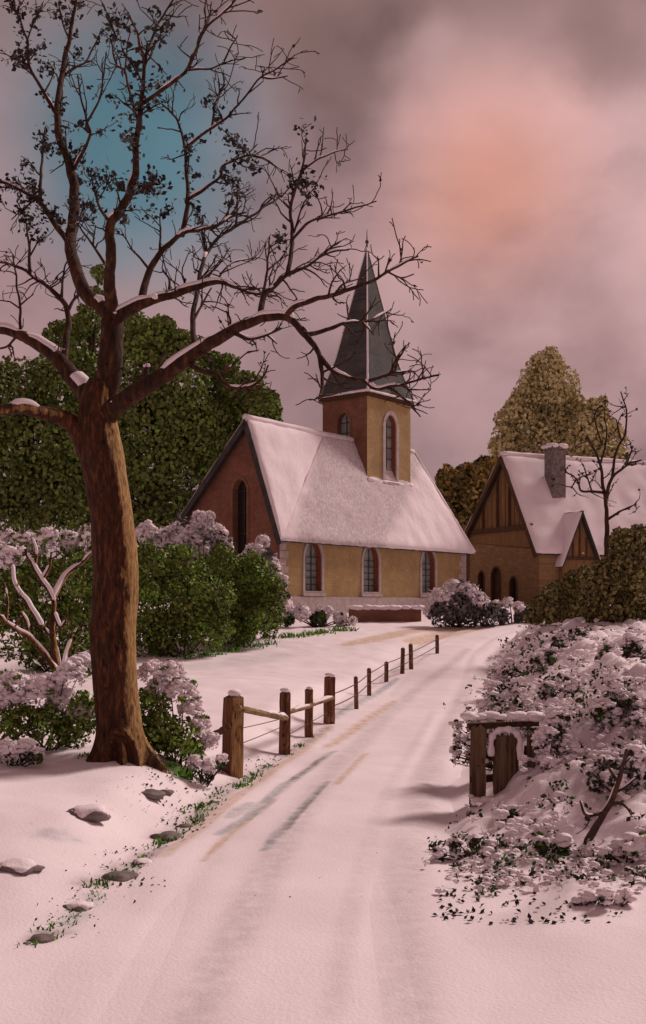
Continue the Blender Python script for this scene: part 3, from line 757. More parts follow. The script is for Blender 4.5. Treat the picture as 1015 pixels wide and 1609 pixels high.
# ------------------------------------------------------------------ cottage
CA = math.radians(24); CU = np.array([math.cos(CA), math.sin(CA)]); CV = np.array([-math.sin(CA), math.cos(CA)]); CB = np.array([11.6, 58.0])
def CT(s, w, z):
    q = CB+CU*s+CV*w
    return np.array([q[0], q[1], EYE+z])
def dvec(fn, s, w, z): return fn(s, w, z)-fn(0, 0, 0)
def cottage():
    zf = ZG+.4-EYE
    root = thing('cottage', CT(6, 3, zf), 'small stone cottage with timbered gable, snowy steep roof and one chimney', 'house')
    Ln, Wd, WA = 13.0, 7.3, 3.1
    ze, za, zl = 3.15, 8.4, 3.9
    gab = lambda x, z, q: CT(q, Wd-x, z)
    lng = lambda x, z, q: CT(x, q, z)
    band = 4.35
    # rubble walls
    mb = MB()
    x_l = 0; x_r = Wd
    ops = [(1.55, .26, -.1, 1.9), (3.10, .42, zf+.3, 2.1), (4.85, .30, .2, 1.5)]
    wall_with(mb, gab, 0, Wd, zf, [(0, 3.7), (Wd, 3.0)], ops)
    wall_with(mb, lng, 0, Ln, zf, [(0, ze-.1), (Ln, ze-.1)], [(8.2, .4, .6, 2.0)])
    box(mb, CT(0, Wd-.3, zf), dvec(CT, Ln, 0, 0), dvec(CT, 0, .3, 0), np.array([0, 0, zl-zf-.2]))
    box(mb, CT(Ln-.3, .01, zf), dvec(CT, .3, 0, 0), dvec(CT, 0, Wd-.32, 0), np.array([0, 0, ze-zf-.2]))
    mb.build('wall', M['rubble'], root, False)
    mb = MB()
    top = lambda x: za-.2-(za-zl)*(Wd-WA-x)/(Wd-WA) if x < Wd-WA else za-.2-(za-ze)*(x-Wd+WA)/WA
    pts = [(0, 3.72), (Wd, 3.02), (Wd, top(Wd)), (Wd-WA, za-.2), (0, top(0))]
    mb.add([gab(x, z, -.03) for x, z in pts], [list(range(5))])
    for i in range(1, 16):                           # upright boards of the gable
        x = i*Wd/16
        if top(x)-.15 > band+.1:
            beam(mb, gab(x, band, -.05), gab(x, top(x)-.12, -.05), .07, .05)
    for i in range(4):
        pass
    mb.build('gable_boarding', M['board'], root, False)
    mb = MB()
    beam(mb, gab(.25, band-.1, -.10), gab(Wd-.55, band-.1, -.10), .14, .28)
    for x in (1.9, 3.4, 4.6): beam(mb, gab(x, band, -.085), gab(x, top(x)-.1, -.085), .16, .10)
    mb.build('timber_frame', M['timber'], root, False)
    for i, (xc, hw, b, t) in enumerate(ops):
        f = MB(); oo = arch_outline(xc, hw+.1, b-.05, t+.1); ao = arch_outline(xc, hw, b, t); m = len(ao)
        V = [gab(x, z, -.04) for x, z in ao]+[gab(x, z, -.04) for x, z in oo]+[gab(x, z, .2) for x, z in ao]+[gab(x, z, .01) for x, z in oo]
        fs = []
        for j in range(m):
            k = (j+1) % m; fs += [[j, k, m+k, m+j], [j, 2*m+j, 2*m+k, k], [m+j, m+k, 3*m+k, 3*m+j]]
        f.add(V, fs); w = f.build('door' if i == 1 else 'window', M['timber'], root, False)
        p = MB(); p.add([gab(x, z, .19) for x, z in ao], [list(range(m))]); p.build('door_leaf' if i == 1 else 'pane', M['timber'] if i == 1 else M['dark'], w, False)
    window(root, lng, 8.2, .4, .6, 2.0, .2, .1, M['timber'], M['dark'], M['timber'], (1, 2))
    # roof
    o = .4; sr = (za-ze)/WA; sl = (za-zl)/(Wd-WA)
    fe0, fe1 = CT(-o, -o*.6, ze-sr*o*.6), CT(Ln+o, -o*.6, ze-sr*o*.6)
    r0, r1 = CT(-o, WA, za), CT(Ln+o, WA, za)
    be0, be1 = CT(-o, Wd+o*.6, zl-sl*o*.6), CT(Ln+o, Wd+o*.6, zl-sl*o*.6)
    rf = MB(); slab(rf, [fe0, fe1, r1, r0], .14); slab(rf, [be0, be1, r1, r0], .14)
    roof = rf.build('roof', M['roof'], root, False)
    sn = MB(); patch(sn, fe0, fe1, r1, r0, 50, 22, .17, .06, 21.); patch(sn, be0, be1, r1, r0, 40, 20, .17, .06, 25.)
    tube(sn, np.linspace(r0, r1, 30)+np.array([0, 0, .06]), np.full(30, .15), 8, .12)
    sn.build('roof_snow', M['snow'], roof)
    bb = MB()
    for a, b in ((be0, r0), (fe0, r0)): beam(bb, a+np.array([0, 0, -.19]), b+np.array([0, 0, -.19]), .07, .28)
    bb.build('bargeboard', M['timber'], root, False)
    # chimney
    mb = MB(); sc = 2.35; wc = 1.75
    box(mb, CT(sc-.45, wc-.3, 5.4), dvec(CT, .9, 0, 0), dvec(CT, 0, .75, 0), np.array([0, 0, 3.25]))
    box(mb, CT(sc-.52, wc-.37, 8.66), dvec(CT, 1.04, 0, 0), dvec(CT, 0, .89, 0), np.array([0, 0, .18]))
    ch = mb.build('chimney', M['rock'], root, False)
    mb = MB(); dollops(mb, [CT(sc+x, wc+.05+y, 8.82) for x in (-.3, 0, .3) for y in (-.2, .1, .3)], np.full(9, .04), 26, .2, squash=.5, tmpl=ICO2)
    mb.build('snow', M['snow'], ch)
    # little cross gable on the long side
    c, hw, zt, zb, pr = 2.4, 1.12, 5.1, 2.6, .3
    wl = MB()
    V = [CT(c-hw, -pr, zf), CT(c+hw, -pr, zf), CT(c+hw, -pr, zb), CT(c, -pr, zt-.15), CT(c-hw, -pr, zb)]
    V += [v+dvec(CT, 0, pr+1.2, 0) for v in V]
    wl.add(V, [[0, 1, 2, 3, 4], [9, 8, 7, 6, 5], [1, 6, 7, 2], [0, 4, 9, 5]])
    dm = wl.build('dormer', M['board'], root, False)
    dr = MB(); a0, a1 = CT(c, -pr-.3, zt), CT(c, 1.6, zt)
    for sg in (-1, 1):
        b0_, b1_ = CT(c+sg*(hw+.22), -pr-.3, zb-.55), CT(c+sg*(hw+.22), 1.6, zb-.55)
        slab(dr, [a0, a1, b1_, b0_], .10)
    dr.build('dormer_roof', M['roof'], dm, False)
    for sg in (-1, 1):
        ds = MB(); b0_, b1_ = CT(c+sg*(hw+.22), -pr-.3, zb-.55), CT(c+sg*(hw+.22), 1.6, zb-.55)
        patch(ds, b0_, b1_, a1, a0, 10, 14, .10, .03, 31.+sg)
        ds.build('snow', M['snow'], dm)
    tb = MB()
    for x in (-.45, 0, .45): beam(tb, CT(c+x, -pr-.03, zb-.1), CT(c+x, -pr-.03, zt-.35-abs(x)*2.4), .09, .05)
    beam(tb, CT(c-hw, -pr-.04, zb-.1), CT(c+hw, -pr-.04, zb-.1), .07, .16)
    tb.build('timber_frame', M['timber'], dm, False)
cottage()

# ------------------------------------------------------------------ trees with foliage
def blobs3(bl, d, dj=.5):
    cen = []; rad = []
    for px, py, r in bl:
        dd = d+RNG.uniform(-1, 1)*dj; cen.append(P(px, py, dd)); rad.append(r*dd/F)
    return np.array(cen), np.array(rad)
def fill_blobs(cen, rad, per=5, k=.55, out=1.):
    """smaller clumps budding from the big ones so that the outline is uneven"""
    c2, r2 = [cen], [rad]
    for c, r in zip(cen, rad):
        D = unit(RNG.normal(size=(per, 3))+np.array([0, -.2, .2]))
        c2.append(c+D*r*RNG.uniform(.65, out, (per, 1))); r2.append(r*k*RNG.uniform(.5, 1., per))
    return np.concatenate(c2), np.concatenate(r2)
def crown_tree(name, label, group, px, d, bl, mat, n, size, dj=1.2):
    cen, rad = blobs3(bl, d, dj)
    x = (px-CX)/F*d
    b = np.array([x, d, g1(x, d)-.05])
    root = thing(name, b, label, 'tree', group)
    zt = cen[:, 2].max(); low = cen[:, 2].min()
    tr = MB()
    axis = np.array([b, b+(0.1, 0, (low-b[2])*.5), b+(0, 0, (zt-b[2])*.6), b+(.1, 0, (zt-b[2])*.9)])
    cv = catmull(axis, 6); tube(tr, cv, np.linspace(.32, .06, len(cv)), 9, .06)
    for c in cen:
        st = b+np.array([0, 0, max(.8, (c[2]-b[2])*.55)])
        cv = catmull([st, (st+c)/2+(0, 0, .2), c], 4); tube(tr, cv, np.linspace(.13, .04, len(cv)), 6)
    tr.build('trunk', M['bark_far'], root)
    c2, r2 = fill_blobs(cen, rad)
    cr = MB(); leaves(cr, c2, r2, n, size, shell=.55, up=.2, wide=.7, zmin=b[2]+.3)
    cr.build('crown', M[mat], root)
    return root
GT = 'dark trees behind the church'
crown_tree('broadleaf_tree', 'dark green tree crown at the far left edge behind the old tree', GT, 50, 60, [(40, 620, 55), (95, 605, 45), (-10, 640, 60), (60, 690, 65), (110, 690, 50), (10, 740, 70), (90, 770, 65), (30, 800, 55), (-50, 720, 60), (-60, 800, 60), (130, 800, 50)], 'fir', 30000, .14)
crown_tree('broadleaf_tree', 'narrow green tree crown rising between the forks of the old tree', GT, 140, 64, [(95, 528, 24), (140, 505, 22), (128, 545, 36), (140, 600, 45), (150, 670, 55), (155, 750, 60), (110, 580, 30), (155, 430, 12), (152, 465, 12)], 'fir', 19000, .14)
crown_tree('broadleaf_tree', 'tall bright topped green tree right of the old trunk', GT, 250, 61, [(212, 520, 30), (252, 528, 30), (288, 546, 26), (225, 570, 48), (280, 600, 48), (235, 650, 60), (300, 670, 55), (250, 740, 62), (205, 780, 50), (200, 840, 45), (270, 810, 45)], 'fir', 31000, .14)
crown_tree('broadleaf_tree', 'rounded dark green tree directly behind the church gable', GT, 370, 63, [(330, 572, 20), (345, 600, 34), (388, 622, 36), (412, 645, 30), (360, 655, 45), (325, 690, 45), (400, 690, 38), (425, 665, 18), (350, 740, 50)], 'fir', 25000, .14)
GR = 'pale trees behind the cottage'
crown_tree('poplar', 'tall olive yellow conical tree behind the cottage roof', GR, 850, 80, [(862, 575, 25), (850, 595, 32), (875, 610, 36), (838, 625, 34), (860, 640, 46), (895, 655, 38), (818, 660, 34), (850, 690, 50), (800, 695, 30), (905, 700, 42), (782, 705, 16), (840, 740, 50), (900, 760, 50)], 'olive', 28000, .16)
crown_tree('poplar', 'lower olive tree right of the tall conical one', GR, 945, 76, [(938, 645, 18), (930, 675, 28), (955, 690, 28), (925, 705, 28), (960, 725, 30), (935, 750, 35)], 'olive', 9000, .18)
crown_tree('broadleaf_tree', 'yellow tipped dark tree between church roof and cottage gable', GR, 735, 74, [(700, 752, 16), (705, 775, 25), (735, 752, 24), (762, 745, 22), (780, 735, 14), (720, 800, 32), (750, 785, 30), (740, 840, 35)], 'yellowtip', 7500, .2)

# slender bare tree
def bare_tree(name, label, cat, base, lines, leafy=0, snow_keep=None, twigs=1.0, tsize=.3, mat='twig', seg=7, leaf_size=.03):
    b0 = G(*base); sk = Skeleton(b0[1]); root = thing(name, b0, label, cat)
    tr = MB(); sn = MB(); tw = []; mb = MB(); first = True
    for pp, w0, w1, lean in lines:
        W, rr = sk.line(pp, w0, w1, lean, root=b0[1] if first else None)
        if first: W[0] = b0-np.array([0, 0, .1])
        tube(tr if first else mb, W, np.maximum(rr, .004), seg, .06); first = False
        if snow_keep is not None: snow_on(sn, W, rr, snow_keep, pp[0][0], .006, 1.2, .97)
        if twigs: sk.twigs(W, rr, int(twigs*max(2, len(W)/7)), tsize, tw)
    for W, rr in tw: tube(mb, W, rr*(b0[1]/14)**.6, 4)
    tr.build('trunk', M[mat], root); mb.build('branches', M[mat], root)
    if snow_keep is not None: sn.build('snow', M['snow'], root)
    if leafy and tw:
        lv = MB(); pts = np.concatenate([W[1:] for W, _ in tw]); leaves(lv, pts, np.full(len(pts), leaf_size), leafy, leaf_size, shell=.2, up=0, wide=.6); lv.build('leaves', M['dryleaf'], root)
    return root
bare_tree('slender_tree', 'slender bare dark tree in front of the cottage roof at the right edge', 'tree', (952, 968),
          [([(952, 968), (952, 892), (954, 837), (952, 785), (947, 764), (943, 729), (930, 700), (921, 685)], 12, 3, 0), ([(952, 783), (961, 752), (984, 733), (1008, 722)], 7, 2.5, -1), ([(962, 750), (969, 707), (983, 678), (984, 640), (974, 615)], 5, 2, .8), ([(947, 774), (928, 772), (913, 770), (906, 752), (888, 741)], 5, 2, -1),
           ([(955, 816), (976, 803), (1000, 792)], 5, 2, .5), ([(906, 752), (897, 768)], 3, 2, .3), ([(943, 730), (953, 690), (950, 655)], 4, 2, .6), ([(976, 692), (968, 660)], 3, 2, .5), ([(984, 733), (995, 700)], 3, 2, .4), ([(930, 772), (918, 735)], 3, 2, .4), ([(946, 700), (935, 660), (940, 640)], 3, 2, .3)],
          220, None, 1.6, .75, leaf_size=.055)
bare_tree('frosted_shrub', 'leafless brown shrub with snow clinging to crooked forks left of the old trunk', 'shrub', (108, 1100),
          [([(108, 1100), (92, 1060), (83, 1000), (83, 940), (66, 912), (47, 880), (40, 862)], 14, 5, 0), ([(83, 940), (104, 903), (124, 888), (145, 868)], 10, 5, .6), ([(101, 1080), (76, 1036), (46, 1002), (22, 987), (-2, 968)], 12, 5, -.5), ([(66, 985), (45, 950), (26, 922), (19, 888)], 10, 5, .5), ([(83, 1000), (66, 985)], 8, 6, .2), ([(55, 890), (57, 868), (50, 845)], 6, 3, .3), ([(10, 978), (12, 940), (5, 915)], 5, 3, .3), ([(95, 1060), (108, 1020), (112, 995)], 7, 4, .3), ([(83, 960), (95, 985), (104, 975)], 6, 4, -.3), ([(46, 1002), (40, 975), (30, 962)], 6, 4, -.2), ([(66, 912), (78, 890), (80, 868)], 6, 3, .2)],
          0, .55, 1.3, .34, 'bark')
bare_tree('bare_sapling', 'dark bare sapling leaning out of the snow at the lower right', 'sapling', (921, 1326),
          [([(921, 1326), (940, 1292), (958, 1265), (970, 1235), (978, 1205), (985, 1178)], 14, 5, -1.0), ([(958, 1265), (975, 1262), (992, 1275)], 8, 3, -.3), ([(950, 1278), (920, 1280), (912, 1258)], 7, 3, -.4), ([(972, 1230), (955, 1205), (948, 1190)], 6, 3, -.3), ([(966, 1245), (985, 1235), (1000, 1222)], 6, 3, -.3), ([(978, 1205), (990, 1190)], 3, 2, .3)],
          50, .05, .8, .18, leaf_size=.03)

# ------------------------------------------------------------------ shrubs
def shrub(name, label, cat, group, base, leaf_bl, mat, n, size, snow_bl=(), ns=0, ss=.05, dj=.25, sticks=6, upmin=.0, shell=.5, squash=.6, tmpl=None, dmin=4.0, poke=0):
    b0 = G(*base, dmin); d = b0[1]
    root = thing(name, b0, label, cat, group)
    st = MB()
    allb = list(leaf_bl)+list(snow_bl)
    cen, rad = blobs3(allb, d, dj)
    for i in range(max(sticks, len(allb))):
        c = cen[i % len(cen)]
        p0 = b0+np.array([RNG.normal()*rad.mean()*.3, RNG.normal()*.05, -.08])
        q = c+RNG.normal(size=3)*rad[i % len(cen)]*.4
        cv = catmull([p0, (p0+q)/2+RNG.normal(size=3)*.08*rad.mean(), q], 4); tube(st, cv, np.linspace(.012, .004, len(cv))*max(1, d/14), 5)
    st.build('stem', M['twig'], root)
    if n:
        c, r = cen[:len(leaf_bl)], rad[:len(leaf_bl)]
        c, r = fill_blobs(c, r, 10 if mat == 'hedge' else 5, .46, 1.16 if mat == 'hedge' else 1.)
        mb = MB(); leaves(mb, c, r, n, size, shell=shell, up=.2, wide=.62, zmin=b0[2]-.05)
        if len(snow_bl):                             # sprays of leaves poking out of the snow
            poke = poke or n//6
            k = RNG.choice(len(snow_bl), max(3, poke//16)); ce = cen[len(leaf_bl):][k]; ra = rad[len(leaf_bl):][k]
            D = unit(RNG.normal(size=(len(k), 3))+np.array([0, -.5, .25])); leaves(mb, ce+D*ra[:, None]*1.04, ra*.24, poke, size*.9, shell=.2, up=.3, wide=.62)
        mb.build('foliage', M[mat], root)
    if ns:
        c, r = (cen[len(leaf_bl):], rad[len(leaf_bl):]) if snow_bl else (cen, rad)
        far = ss > .1
        lab = list(range(len(r)))                    # one snow cap per touching group of clumps
        for i in range(len(r)):
            for j in range(i):
                if np.linalg.norm((c[i]-c[j])*np.array([1, .5, 1])) < 1.05*(r[i]+r[j]): lab = [lab[j] if q == lab[i] else q for q in lab]
        for g in sorted(set(lab)):
            m = np.array(lab) == g; sh = (r[m]**2).sum()/(r**2).sum()
            c1, r1 = c[m], r[m]; c2, r2 = fill_blobs(c1, r1, 3, .5); n1 = max(4, int(ns*sh))
            mb = MB(); dollops(mb, c2, r2, max(5, int(n1*(.8 if far else 1.6))), ss*(.66 if far else .78), upmin-.2, squash+.1, tmpl, .93); leaves(mb, c2, r2, int(n1*(14 if far else 5)), ss*(.62 if far else .72), shell=.86, up=.75, wide=.5)
            if name != 'bramble':                    # frosted twig ends
                for _ in range(max(4, int(70*sh))):
                    i = RNG.integers(len(r1)); dv = unit(RNG.normal(size=3)+np.array([0, -.2, .8])); q = c1[i]+dv*r1[i]*.7
                    bend = RNG.normal(size=3)*.25; ln = r1[i]*RNG.uniform(.45, .9)
                    tube(mb, [q, q+dv*ln*.5, q+unit(dv+bend)*ln], np.array([.10, .08, .03])*ss*1.5, 5)
            mb.build('snow', M['snow'], root)
    return root
GH = 'green bushes by the church'
shrub('bush', 'dense dark green bush immediately right of the old trunk', 'bush', GH, (275, 1032), [(245, 905, 42), (285, 892, 36), (235, 960, 55), (300, 950, 60), (270, 1000, 40), (320, 995, 32), (230, 1000, 38), (240, 885, 26)], 'hedge', 17000, .06, dj=.8)
shrub('bush', 'dense brighter green bush reaching the church side wall', 'bush', GH, (385, 1014), [(350, 880, 26), (360, 915, 42), (400, 915, 42), (425, 940, 26), (375, 960, 48), (340, 960, 45), (415, 970, 28), (365, 990, 28), (330, 910, 35)], 'hedge', 17000, .06, dj=.8)
shrub('snowy_shrub', 'feathery snow covered shrub under the church gable', 'shrub', 'snow covered shrubs by the church', (310, 1010), [(300, 850, 35), (340, 860, 30), (255, 860, 30)], 'greyleaf', 350, .10, [(283, 846, 24), (318, 822, 17), (338, 845, 20), (258, 848, 16), (230, 838, 16), (305, 862, 24), (350, 868, 14)], 420, .13, dj=.6, dmin=29)
shrub('snowy_shrub', 'snow covered shrub at the near corner of the church side wall', 'shrub', 'snow covered shrubs by the church', (420, 1003), [(410, 890, 30), (430, 920, 22)], 'greyleaf', 600, .12, [(400, 872, 17), (413, 852, 10), (388, 886, 16), (420, 892, 19), (437, 915, 14), (445, 948, 14), (430, 968, 14)], 360, .13, dj=.5, dmin=28)
shrub('snowy_shrub', 'low spreading snowy shrub at the foot of the side wall', 'shrub', 'snow covered shrubs by the church', (500, 985), [(450, 970, 14), (500, 975, 12), (540, 978, 10)], 'bramble', 700, .10, [(445, 958, 14), (475, 964, 12), (505, 966, 12), (535, 972, 10), (555, 976, 6)], 220, .14, dj=.6)
shrub('snowy_shrub', 'grey snow dusted shrub before the far corner of the church', 'shrub', 'snow covered shrubs by the church', (715, 986), [(695, 965, 20), (735, 962, 24), (765, 966, 20), (720, 950, 18)], 'greyleaf', 2200, .10, [(690, 942, 15), (712, 928, 16), (735, 932, 16), (752, 945, 14), (675, 962, 10), (705, 948, 16)], 260, .13, dj=.6)
shrub('snowy_shrub', 'low grey shrub in front of the cottage door', 'shrub', 'snow covered shrubs by the church', (805, 982), [(790, 969, 12), (820, 968, 13), (845, 970, 13)], 'greyleaf', 1500, .08, [(780, 953, 8), (797, 947, 7), (815, 955, 8)], 90, .12, dj=.6)
GO = 'olive bushes before the cottage'
shrub('bush', 'broad olive brown bush before the cottage wall', 'bush', GO, (890, 982), [(850, 955, 18), (875, 940, 24), (908, 925, 28), (880, 962, 24), (920, 955, 30), (840, 968, 13)], 'olive_low', 14000, .075, dj=.8)
shrub('bush', 'olive brown bush at the right edge below the slender tree', 'bush', GO, (970, 985), [(945, 915, 32), (980, 895, 30), (1010, 910, 36), (960, 955, 38), (1005, 960, 40), (985, 860, 28), (1010, 850, 24)], 'olive_low', 17000, .075, dj=.8)
GL = 'snowy hedge left of the old tree'
shrub('hedge', 'dark green hedge with snowy crest behind the old trunk', 'hedge', GL, (90, 1055), [(20, 930, 45), (70, 920, 45), (120, 910, 45), (30, 990, 50), (90, 990, 50), (135, 980, 40), (150, 900, 35), (-25, 950, 50), (60, 1030, 30), (120, 1030, 30)], 'hedge', 15000, .058, [(10, 852, 17), (40, 848, 15), (75, 845, 15), (108, 852, 16), (140, 842, 16), (20, 872, 18), (-20, 862, 22), (60, 866, 13), (180, 840, 16)], 420, .11, dj=.6)
shrub('snowy_shrub', 'snow laden leafy shrub at the left edge beside the old trunk', 'shrub', GL, (75, 1180), [(30, 1135, 32), (75, 1145, 32), (115, 1148, 30), (135, 1120, 25), (10, 1110, 28)], 'hedge', 2600, .035, [(20, 1082, 26), (60, 1092, 28), (100, 1108, 26), (128, 1120, 18), (112, 1062, 22), (128, 1045, 18), (-10, 1090, 26), (85, 1075, 18)], 560, .045, dj=.22)
shrub('snowy_shrub', 'small snowy mound of leaves at the left edge below the shrub', 'shrub', GL, (28, 1202), [(25, 1190, 16), (55, 1192, 12)], 'bramble', 250, .03, [(10, 1180, 16), (35, 1178, 14), (58, 1186, 10)], 110, .04, dj=.12)
shrub('snowy_shrub', 'snow laden shrub with dark leaves between trunk and fence', 'shrub', GL, (275, 1196), [(240, 1115, 30), (255, 1150, 32), (285, 1160, 30), (235, 1165, 22), (300, 1180, 18)], 'hedge', 2600, .034, [(240, 1058, 20), (268, 1062, 22), (285, 1090, 24), (300, 1118, 18), (315, 1142, 16), (330, 1165, 13), (250, 1085, 18)], 560, .036, dj=.2)
shrub('snowy_shrub', 'low leafy snow clump at the foot of the first fence post', 'shrub', GL, (318, 1232), [(300, 1212, 12), (325, 1218, 12), (345, 1205, 10)], 'bramble', 420, .024, [(305, 1198, 11), (328, 1205, 11), (348, 1195, 9)], 130, .026, dj=.12)

GB = 'snow laden brambles on the right bank'
def bramble(label, base, bl, n=600, ns=260, size=.032, ss=.045, mat='bramble', dmin=4.0):
    bl = [(a, b+r*.45, r*.72) for a, b, r in bl]; yb = base[1]
    for a, b, r in list(bl):                         # trailing stems down to the snow
        y = b+r*1.1
        while y < yb-r*.3:
            bl.append((a+RNG.uniform(-.3, .3)*r, y, r*RNG.uniform(.75, 1.0))); y += r*1.0
    low = [(a, b+r*.35, r*.85) for a, b, r in bl]
    o = shrub('bramble', label, 'bramble', GB, base, low, mat, int(n*.75), size, bl, int(ns*.62), ss, .2, 8, .05, .6, .5, dmin=dmin, poke=int(n*.38))
    return o
bramble('snowy bramble hanging over the top of the plank gate', (800, 1205), [(765, 1105, 24), (800, 1095, 28), (835, 1108, 26), (775, 1075, 20), (815, 1070, 20), (738, 1118, 14), (718, 1135, 10)], 1100, 330)
bramble('snowy bramble with dark leaves beside the right end of the plank gate', (870, 1215), [(860, 1150, 26), (895, 1165, 26), (880, 1120, 26), (860, 1190, 18)], 900, 280)
bramble('snow laden bramble behind the plank gate, nearest the lane', (800, 1085), [(775, 1050, 16), (800, 1040, 18), (825, 1045, 18)], 600, 200, .04, .05)
bramble('blue grey bramble clump midway up the right bank', (880, 1120), [(860, 1075, 22), (890, 1065, 24), (920, 1075, 20)], 800, 200)
bramble('snowy bramble at the right edge level with the gate top', (975, 1150), [(945, 1105, 26), (985, 1095, 28), (1010, 1120, 28), (960, 1060, 22)], 800, 280)
bramble('snowy bramble at the right edge behind the leaning sapling', (985, 1250), [(960, 1195, 28), (1000, 1180, 30), (935, 1215, 20), (1015, 1220, 26)], 900, 300)
bramble('dark leaved bramble at the foot of the leaning sapling', (985, 1350), [(955, 1335, 9), (972, 1326, 13), (992, 1316, 16), (1012, 1306, 20)], 420, 190)
bramble('low bramble right under the plank gate', (820, 1290), [(785, 1278, 10), (805, 1272, 13), (830, 1270, 16), (858, 1278, 11)], 330, 150)
bramble('low snowy bramble trailing onto the lane below the gate', (745, 1345), [(690, 1335, 12), (715, 1322, 14), (745, 1318, 14), (772, 1325, 12)], 420, 130, .026, .035)
bramble('low snowy bramble between gate and sapling foot', (855, 1345), [(820, 1328, 14), (850, 1322, 16), (885, 1318, 14)], 420, 130, .028, .038)
bramble('farthest dark bramble at the bend of the lane', (900, 1025), [(880, 1000, 20), (910, 992, 20), (935, 1005, 18)], 1100, 120, .05, .06)
bramble('snowy bramble at the right edge under the olive bush', (980, 1050), [(955, 1015, 22), (990, 1005, 24), (1012, 1030, 22)], 900, 200, .045, .055)
bramble('snowy bramble close behind the gate, near the bank top', (860, 1060), [(840, 1030, 16), (868, 1022, 18)], 500, 150, .04, .05)
bramble('nearest brown bramble clump at the lower right corner', (935, 1420), [(908, 1414, 8), (928, 1406, 11), (950, 1404, 13), (970, 1410, 9), (985, 1404, 12)], 150, 120, .030, .036)

# ------------------------------------------------------------------ fences
def stake(root, px, pt, pb, wpx, mat='post', pointed=.25, snowcap=True, yaw=.5, d=None):
    b = G(px, pb); d = b[1]
    w = wpx*d/F*.5; h = (pb-pt)*d/F
    mb = MB(); n = 9; ca, sa = math.cos(yaw), math.sin(yaw)
    lean = RNG.normal()*.02
    rings = []
    for i in range(n):
        t = i/(n-1); z = -.25+(h+.25-pointed*w)*t
        k = 1-.06*t
        rings.append([b+np.array([(x*ca-y*sa)*w*.72*k+lean*z, (x*sa+y*ca)*w*.72*k, z])+RNG.normal(size=3)*w*.022 for x, y in ((-1, -1), (0, -1.04), (1, -1), (1.04, 0), (1, 1), (0, 1.04), (-1, 1), (-1.04, 0))])
    V = [p for r in rings for p in r]; top = b+np.array([lean*h, 0, h]); V.append(top)
    fs = [[i*8+j, i*8+(j+1) % 8, (i+1)*8+(j+1) % 8, (i+1)*8+j] for i in range(n-1) for j in range(8)]
    fs += [[(n-1)*8+j, (n-1)*8+(j+1) % 8, len(V)-1] for j in range(8)]
    mb.add(V, fs); p = mb.build('post', M[mat], root, False)
    if snowcap:
        s = MB(); dollops(s, [top-(0, 0, pointed*w*.45)]*2, [w*.2]*2, 9, w*.42, upmin=.2, squash=.6, tmpl=ICO2); s.build('snow', M['snow'], p)
    return b, top, d
def rail(root, p, q, r, mat='rail', name='rail', sag=.006, rough=.12, seg=8):
    p = np.asarray(p); q = np.asarray(q); t = np.linspace(0, 1, 12)[:, None]
    c = p*(1-t)+q*t; c[:, 2] -= sag*np.sin(np.pi*t[:, 0])
    mb = MB(); tube(mb, c, np.full(12, r), seg, rough); return mb.build(name, M[mat], root, False), c
def fence_front():
    b = G(365, 1216)
    root = thing('wooden_fence', b, 'near wooden fence of four stout snow capped posts joined by rough rails', 'fence')
    info = [stake(root, px, t, bt, w, 'post', .5, True, y) for px, t, bt, w, y in ((365, 1088, 1217, 34, .75), (447, 1084, 1185, 19, .5), (485, 1080, 1158, 14, .5), (517, 1060, 1137, 19, .5))]
    d = [i[2] for i in info]
    sn = MB()
    for (a, da), (c, dc), r in ((((372, 1112), d[0]-.12), ((450, 1128), d[1]-.1), .044), (((440, 1122), d[1]-.1), ((490, 1108), d[2]-.1), .04), (((480, 1110), d[2]-.1), ((522, 1096), d[3]-.1), .04)):
        rl, cv = rail(root, P(*a, da), P(*c, dc), r); snow_on(sn, cv, np.full(12, r), .0, da, .001)
    rail(root, P(328, 1158, d[0]+.3), P(362, 1140, d[0]-.12), .042, 'post')
    for k in (0, 24): rail(root, P(380, 1168-k, d[0]), P(447, 1140-k*.5, d[1]), .006, 'wire', 'wire', .006, 0, 5)
    rail(root, P(447, 1158, d[1]), P(517, 1118, d[3]), .006, 'wire', 'wire', .006, 0, 5)
    sn.build('snow', M['snow'], root)
def fence_far():
    b = G(560, 1115)
    root = thing('stake_fence', b, 'line of thin stakes with wire climbing along the lane', 'fence')
    info = [stake(root, px, t, bt, w, 'post', .6, False) for px, t, bt, w in ((560, 1062, 1114, 7, ), (580, 1049, 1093, 7), (607, 1039, 1073, 7), (632, 1017, 1061, 7), (646, 1011, 1053, 7), (687, 997, 1029, 6))]
    info = [(G(517, 1137), None, G(517, 1137)[1])]+info
    for (b0, t0, d0), (b1, t1, d1) in zip(info[:-1], info[1:]):
        for z in (.28, .5): rail(root, b0+(0, -.03, z), b1+(0, -.03, z), .011, 'wire', 'wire', .012, .1, 5)
fence_front(); fence_far()

